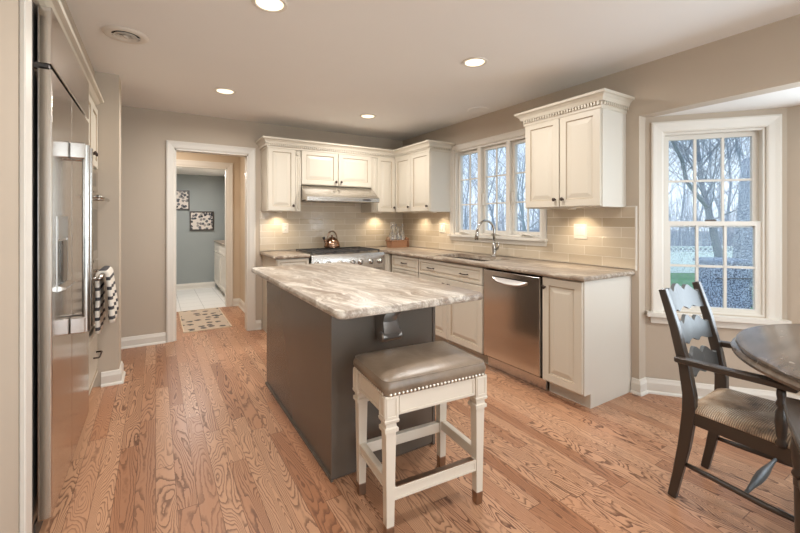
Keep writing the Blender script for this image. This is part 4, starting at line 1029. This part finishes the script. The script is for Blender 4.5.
for a0, a1 in ((6.63, 7.39), (7.40, 8.16)):
    link('drawer', drawer_bm(bsL, a0, a1, .70, .865), M['white'], t); link('door', door_bm(bsL, a0, a1, .115, .69), M['white'], t)
link('worktop', B((.93, 6.60, .876), (1.555, 8.19, .905)), M['granite2'], t)
t = thing('laundry_wall_cabinet', (1.4, 7.4, 1.36), 'white wall cabinet hanging above the laundry base cabinet', 'cabinet')
link('body', B((1.14, 6.62, 1.36), (1.557, 8.10, 2.10)), M['white'], t)
bsL2 = Basis((1.14, 0, 0), (0, 1, 0), (0, 0, 1), (-1, 0, 0))
for a0, a1 in ((6.63, 7.36), (7.37, 8.09)):
    d = link('door', door_bm(bsL2, a0, a1, 1.366, 2.094), M['white'], t); knob(bsL2, a0+.05 if a0 > 7 else a1-.05, 1.45, T, d)
    for z in (1.47, 1.99):
        link('hinge', B((1.112, a1-.004, z-.03), (1.124, a1+.004, z+.03)), M['bronze'], d)

# ------------------------------------------------------------------ table
TX, TY, TR = 2.46, .06, .71
t = thing('dining_table', (TX, TY, 0), 'round dark varnished dining table with moulded edge by the bay window', 'table')
bm = bmesh.new(); lathe(bm, [(.30, .700), (TR-.055, .700), (TR-.045, .706), (TR-.015, .708), (TR, .716), (TR+.001, .726), (TR-.010, .734), (TR-.020, .738), (TR-.022, .744), (TR-.014, .750), (TR-.018, .757), (TR-.030, .760)], (TX, TY, 0), 96); link('tabletop', bm, M['table'], t, 'auto')
bm = bmesh.new(); lathe(bm, [(TR-.18, .63), (TR-.16, .635), (TR-.16, .6995)], (TX, TY, 0), 64); link('apron', bm, M['table'], t, 'auto')
bm = bmesh.new(); lathe(bm, [(.14, .06), (.15, .10), (.10, .16), (.075, .22), (.11, .30), (.12, .38), (.08, .46), (.07, .52), (.11, .58), (.14, .632)], (TX, TY, 0), 32); link('pedestal', bm, M['table'], t, True)
for k in range(4):
    a = PI/4+k*PI/2; dv = Vector((math.cos(a), math.sin(a), 0)); c0 = Vector((TX, TY, 0))
    bm = bmesh.new(); bar(bm, [c0+dv*.08+Vector((0, 0, .14)), c0+dv*.20+Vector((0, 0, .13)), c0+dv*.33+Vector((0, 0, .07)), c0+dv*.40+Vector((0, 0, .03))], [.07, .06, .05, .05], [.10, .08, .06, .058], (-dv.y, dv.x, 0)); link('foot', bm, M['table'], t, 'auto')

# ------------------------------------------------------------------ ladder-back armchairs (local: faces -y, origin under the back posts)
def slat_poly(hw, zc, h):
    """scalloped ladder slat outline"""
    top = []; n = 28
    for i in range(n+1):
        s_ = -1+2*i/n; a = abs(s_)
        bumpv = .50*math.exp(-(s_/.30)**2)+.36*math.exp(-((a-.56)/.20)**2)-.10*math.exp(-((a-.34)/.07)**2)
        top.append((s_*hw, zc+h*(.12+bumpv*.85) if a < .93 else zc+h*.22))
    bot = []
    for i in range(n+1):
        s_ = 1-2*i/n; a = abs(s_)
        notch = .22*math.exp(-(s_/.20)**2)+.18*math.exp(-((a-.52)/.13)**2)-.10*math.exp(-((a-.32)/.06)**2)
        bot.append((s_*hw, zc-h*(.50-.55*notch)))
    return top+bot
def make_chair(loc, rz, label, group):
    t = thing('ladder_back_armchair', loc, label, 'chair', group, rz)
    HB, HF, DF = .192, .225, -.44      # half width back/front, depth of the seat
    prof = [(.030, 0), (.006, .12), (-.020, .26), (-.040, .42), (-.040, .50), (-.022, .62), (.020, .80), (.070, .965)]
    P = lambda z: next(prof[i][0]+(prof[i+1][0]-prof[i][0])*(z-prof[i][1])/(prof[i+1][1]-prof[i][1]) for i in range(len(prof)-1) if prof[i+1][1] >= z)
    for s_ in (-1, 1):
        bm = bmesh.new(); bar(bm, [(s_*HB, y, z) for y, z in prof], [.030, .032, .036, .038, .038, .036, .034, .030], [.034, .038, .046, .052, .050, .044, .038, .032]); bmesh.ops.bevel(bm, geom=[e for e in bm.edges], offset=.003, segments=1, affect='EDGES')
        link('back_post', bm, M['chairpaint'], t, local=True)
    for zc, h in ((.905, .12), (.755, .12), (.605, .12)):
        bm = bmesh.new(); poly = slat_poly(HB-.012, zc, h)
        def f(a, b, n): 
            bow = .026*(1-(a/HB)**2)
            return Vector((a, P(min(.96, b))+bow+(n-.5)*.016, b))
        n2 = len(poly)//2
        r0 = [[f(a, b, 0), f(a, b, 1)] for a, b in poly]
        fr = [[bm.verts.new(v) for v in pr_] for pr_ in r0]
        N2 = len(poly)
        for i in range(n2-1):
            j = N2-1-i
            bm.faces.new((fr[i][0], fr[i+1][0], fr[j-1][0], fr[j][0])); bm.faces.new((fr[i][1], fr[j][1], fr[j-1][1], fr[i+1][1]))
        for i in range(N2):
            k = (i+1) % N2; bm.faces.new((fr[i][0], fr[i][1], fr[k][1], fr[k][0]))
        link('slat', bm, M['slatpaint'], t, local=True)
    for s_ in (-1, 1):
        bm = bmesh.new(); lathe(bm, [(.012, 0), (.016, .02), (.013, .05), (.017, .12), (.020, .30), (.021, .36), (.023, .362), (.023, .43)], (s_*HF, DF, 0), 16); link('front_leg', bm, M['chairpaint'], t, 'auto', local=True)
        bm = bmesh.new(); ay = DF+.085
        lathe(bm, [(.014, .425), (.019, .44), (.012, .455), (.016, .47), (.020, .52), (.017, .56), (.011, .575), (.018, .59), (.012, .605), (.015, .625), (.013, .655)], (s_*(HF+.010), ay, 0), 16); sp_ = link('arm_support', bm, M['chairpaint'], t, True, local=True)
        bm = bmesh.new(); bar(bm, [(s_*(HB+.028), P(.655)+.022, .655), (s_*(HB+.030), P(.655)-.02, .656), (s_*(HF+.014), -.18, .662), (s_*(HF+.020), -.32, .668), (s_*(HF+.020), -.405, .664)], [.034, .038, .042, .050, .044], [.024, .026, .026, .026, .022]); bmesh.ops.bevel(bm, geom=list(bm.edges), offset=.004, segments=1, affect='EDGES'); link('arm', bm, M['chairpaint'], t, local=True)
        bm = bmesh.new(); bar(bm, [(s_*HB, -.045, .40), (s_*HF, DF, .40)], .024, .055, (1, 0, 0)); link('side_rail', bm, M['chairpaint'], t, local=True)
        bm = bmesh.new(); tube(bm, [(s_*HB, .0, .175), (s_*HB*1.05, -.12, .172), (s_*HF, -.30, .168), (s_*HF, DF, .165)], [.009, .012, .013, .010], 10); link('side_stretcher', bm, M['chairpaint'], t, True, local=True)
    bm = bmesh.new(); bar(bm, [(-HF, DF, .40), (HF, DF, .40)], .024, .055, (0, 1, 0)); link('front_rail', bm, M['chairpaint'], t, local=True)
    bm = bmesh.new(); bar(bm, [(-HB, -.042, .40), (HB, -.042, .40)], .024, .055, (0, 1, 0)); link('back_rail', bm, M['chairpaint'], t, local=True)
    bm = bmesh.new(); xs = [-.21, -.17, -.12, -.06, 0, .06, .12, .17, .21]; tube(bm, [(x, -.24, .17) for x in xs], [.007, .008, .011, .017, .019, .017, .011, .008, .007], 12); link('cross_stretcher', bm, M['slatpaint'], t, True, local=True)
    # rush seat: a pillow that sags to the middle
    bm = bmesh.new(); n = 22; g = {}
    for k in (0, 1):
        for i in range(n+1):
            for j in range(n+1):
                a, b = -1+2*i/n, j/n
                hw = HB+(HF-HB)*b+.012
                y = -.028+(DF-.012+.028)*b; e_ = max(abs(a), abs(2*b-1))
                roll = (1-e_**6)
                z = (.436+.026*roll-.018*(1-e_)) if k else (.428-.012*roll)
                g[k, i, j] = bm.verts.new((a*hw*(1-.0), y, z))
    for i in range(n):
        for j in range(n):
            bm.faces.new((g[1, i, j], g[1, i+1, j], g[1, i+1, j+1], g[1, i, j+1])); bm.faces.new((g[0, i, j], g[0, i, j+1], g[0, i+1, j+1], g[0, i+1, j]))
    for i in range(n):
        for j in (0, n):
            bm.faces.new((g[0, i, j], g[0, i+1, j], g[1, i+1, j], g[1, i, j])); bm.faces.new((g[0, j, i], g[0, j, i+1], g[1, j, i+1], g[1, j, i]))
    link('rush_seat', bm, M['rush'], t, True, local=True)
    return t
make_chair((2.255, .875, 0), math.radians(2), 'charcoal ladder-back armchair with rush seat, before the bay window', 'ladder-back armchairs at the table')
make_chair((1.550, .106, 0), math.radians(104), 'dark ladder-back armchair cut off by the right edge of the photo', 'ladder-back armchairs at the table')

# ------------------------------------------------------------------ outdoors
def at(u_, y_, d):
    r = (u_-400)/394*d; z = 1.295+(219.6-y_)/394*d
    c, s_ = math.cos(math.radians(YAW)), math.sin(math.radians(YAW))
    return Vector((d*s_+r*c, d*c-r*s_, z))
GZ = -1.1
bm = bmesh.new(); prism(bm, [(4.0, -30), (90, -30), (90, 60), (4.0, 60)], lambda a, b, n: Vector((a, b, GZ-.1+.1*n)))
o = smesh('ground_lawn', bm, M['grass'])
bm = B((3.9, -3.5, -.32), (7.7, 4.4, -.2)); smesh('deck_floor', bm, M['concrete'])
# white vinyl fence with a lattice top
fA, fB = at(560, 219.6, 17.5), at(900, 219.6, 17.5)
fA.z = fB.z = 0
fd_ = (fB-fA).normalized(); fn = Vector((-fd_.y, fd_.x, 0)); L = (fB-fA).length
t = thing('garden_fence', (fA.x, fA.y, GZ), 'white vinyl garden fence with lattice top beyond the lawn', 'fence')
bsX = Basis((fA.x, fA.y, GZ), fd_, (0, 0, 1), fn)
bm = bmesh.new(); box_bs(bm, bsX, 0, L, .03, .93, -.02, .02); link('boards', bm, M['fence'], t)
bm = bmesh.new(); box_bs(bm, bsX, 0, L, .93, .97, -.03, .03); box_bs(bm, bsX, 0, L, 1.17, 1.21, -.03, .03)
k = int(L/.22)
for i in range(k):
    for s_ in (-1, 1):
        a = L*i/k; p = [(a, .97), (a+.06, .97), (a+.06+s_*.2, 1.17), (a+s_*.2, 1.17)]
        loft(bm, [[bsX(x, b, n) for x, b in p] for n in (-.008, .008)])
link('lattice', bm, M['fence'], t)
for i in range(int(L/2.4)+1):
    bm = bmesh.new(); box_bs(bm, bsX, i*2.4-.06, i*2.4+.06, 0, 1.27, -.06, .06); link('post', bm, M['fence'], t)
# leaf litter and thickets beyond the fence and along the side yard
bm = bmesh.new(); prism(bm, [(12, 14.2), (24.0, 6.8), (40, -4), (95, 10), (95, 62), (4, 62), (4, 19)], lambda a, b, n: Vector((a, b, GZ-.02+.04*n))); smesh('ground_woodland', bm, M['litter'])
rt = random.Random(3); bm = bmesh.new()
for k in range(1000):
    u_ = rt.uniform(425, 860); d_ = rt.uniform(19.5, 34); p = at(u_, 219.6, d_); h_ = rt.uniform(1.2, 5.5); p.z = GZ
    q = p+Vector((rt.uniform(-.5, .5), rt.uniform(-.5, .5), h_)); m_ = p.lerp(q, .55)+Vector((rt.uniform(-.15, .15), rt.uniform(-.15, .15), 0))
    tube(bm, [p, m_, q], [.020, .014, .005], 3, False)
    for _ in range(3):
        b_ = p.lerp(q, rt.uniform(.35, .85)); tube(bm, [b_, b_+Vector((rt.uniform(-.8, .8), rt.uniform(-.8, .8), rt.uniform(.3, 1.1)))], [.010, .004], 3, False)
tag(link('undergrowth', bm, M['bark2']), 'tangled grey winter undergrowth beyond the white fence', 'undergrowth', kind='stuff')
# covered grill and covered umbrella on the deck
g = at(721, 300, 6.2); gx, gy = g.x, g.y
t = thing('covered_grill', (gx, gy, -.2), 'dark grey covered grill standing on the deck outside the bay window', 'grill', rz=math.radians(-30))
bm = bmesh.new(); R0 = lambda w, d_, z: [Vector((a*w/2, b*d_/2, z)) for a, b in ((-1, -1), (-.5, -1.06), (0, -1), (.5, -1.06), (1, -1), (1.04, 0), (1, 1), (.5, 1.06), (0, 1), (-.5, 1.06), (-1, 1), (-1.04, 0))]
loft(bm, [R0(.56, .44, .02), R0(.53, .42, .35), R0(.50, .40, .82), R0(.56, .45, .83), R0(.56, .45, .86), R0(.50, .36, .885), R0(.2, .1, .89)]); link('cover', bm, M['cover'], t, local=True)
bm = bmesh.new(); tube(bm, [(-.27, -.225, .60), (.27, -.225, .60)], .008, 6); link('strap', bm, M['black'], t, True, local=True)
g = at(750, 300, 6.9)
t = thing('covered_umbrella', (g.x, g.y, -.2), 'tall closed patio umbrella in a grey cover beside the grill', 'umbrella')
bm = bmesh.new(); st = lambda r, z: [Vector((r*(1+.12*math.cos(6*a))*math.cos(a), r*(1+.12*math.cos(6*a))*math.sin(a), z)) for a in [2*PI*i/36 for i in range(36)]]
loft(bm, [st(.20, .35), st(.24, .5), st(.21, .9), st(.17, 1.5), st(.13, 2.1), st(.11, 2.5), st(.06, 2.58), st(.01, 2.6)]); link('cover', bm, M['cover2'], t, 'auto', local=True)
bm = bmesh.new(); lathe(bm, [(.25, 0), (.25, .06), (.05, .09), (.03, .10), (.03, .40)], (0, 0, 0), 20); link('stand', bm, M['cover'], t, 'auto', local=True)
# trees
def branch(bm, p, d, length, r, depth, rnd, seg=5, droop=0.0):
    pts = [p]; rs = [r]; n = 5 if depth > 1 else 4; cur = Vector(p); dv = Vector(d).normalized()
    for i in range(n):
        dv = (dv+Vector((rnd.uniform(-.2, .2), rnd.uniform(-.2, .2), rnd.uniform(-.08, .2)))).normalized()
        cur = cur+dv*length/n; pts.append(cur.copy()); rs.append(max(.004, r*(1-.75*(i+1)/n)))
    tube(bm, pts, rs, seg if depth > 1 else 3, depth > 2)
    if depth <= 0: return
    kids = {3: 9, 2: 7, 1: 4}.get(depth, 4)
    for k in range(kids):
        f = .25+.75*(k+rnd.random())/kids; i = min(n-1, int(f*n)); q = pts[i].lerp(pts[i+1], f*n-i)
        a = rnd.uniform(0, 2*PI); ax = Vector((math.cos(a), math.sin(a), rnd.uniform(.25, .9)))
        branch(bm, q, (dv*.6+ax).normalized(), length*rnd.uniform(.42, .62), max(.006, rs[i]*.42), depth-1, rnd, 4)
def tree_mesh(seed, h, r):
    rnd = random.Random(seed); bm = bmesh.new(); branch(bm, Vector((0, 0, 0)), Vector((rnd.uniform(-.06, .06), rnd.uniform(-.06, .06), 1)), h, r, 3, rnd)
    me = bpy.data.meshes.new('bare_tree'); bm.to_mesh(me); bm.free(); return me
protos = [tree_mesh(s_, 9.5, .085) for s_ in (1, 2, 3, 4, 5)]
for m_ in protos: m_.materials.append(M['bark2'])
rnd = random.Random(11)
def plant(x, y, k, sc, label, group):
    o = bpy.data.objects.new('bare_tree', protos[k % 5]); C.objects.link(o); o.location = (x, y, GZ-.02); o.scale = (sc,)*3; o.rotation_euler = (0, 0, rnd.uniform(0, 6.28))
    tag(o, label, 'tree', group)
for k in range(26):      # beyond the fence, seen through the bay window
    u_ = 600+240*k/25+rnd.uniform(-6, 6); p = at(u_, 219.6, rnd.uniform(20, 34)); plant(p.x, p.y, k, rnd.uniform(.85, 1.35), 'bare grey tree in the wood beyond the white fence', 'trees beyond the fence')
for k in range(15):      # side yard, seen through the sink window
    u_ = 430+140*k/14+rnd.uniform(-5, 5); p = at(u_, 219.6, rnd.uniform(15, 30)); plant(p.x, p.y, k+2, rnd.uniform(.6, 1.0), 'bare grey tree seen through the window over the sink', 'trees outside the sink window')
# the big leaning tree near the deck
bm = bmesh.new(); dd = 10.5
main = [at(727, 300, dd), at(719, 255, dd), at(713, 230, dd), at(707, 205, dd), at(702, 185, dd+.2), at(698, 150, dd+.4), at(694, 110, dd+.6), at(699, 60, dd+.8)]
main[0].z = GZ
tube(bm, main, [.15, .11, .09, .08, .062, .05, .04, .02], 8)
l1 = [at(708, 208, dd), at(697, 195, dd-.3), at(686, 180, dd-.5), at(682, 160, dd-.7), at(672, 140, dd-.9), at(664, 110, dd-1), at(668, 70, dd-1)]
tube(bm, l1, [.055, .055, .05, .045, .038, .03, .015], 7)
rnd2 = random.Random(5)
for pts_, r in ((main, .018), (l1, .014)):
    for i in range(2, len(pts_)-1):
        for k in range(3):
            a = rnd2.uniform(0, 2*PI); branch(bm, pts_[i].lerp(pts_[i+1], rnd2.random()), Vector((math.cos(a), math.sin(a), rnd2.uniform(.3, 1.1))), rnd2.uniform(1.2, 2.4), r, 2, rnd2, 5)
tag(link('forked_tree', bm, M['bark'], None), 'large forked bare tree on the lawn outside the bay window', 'tree')
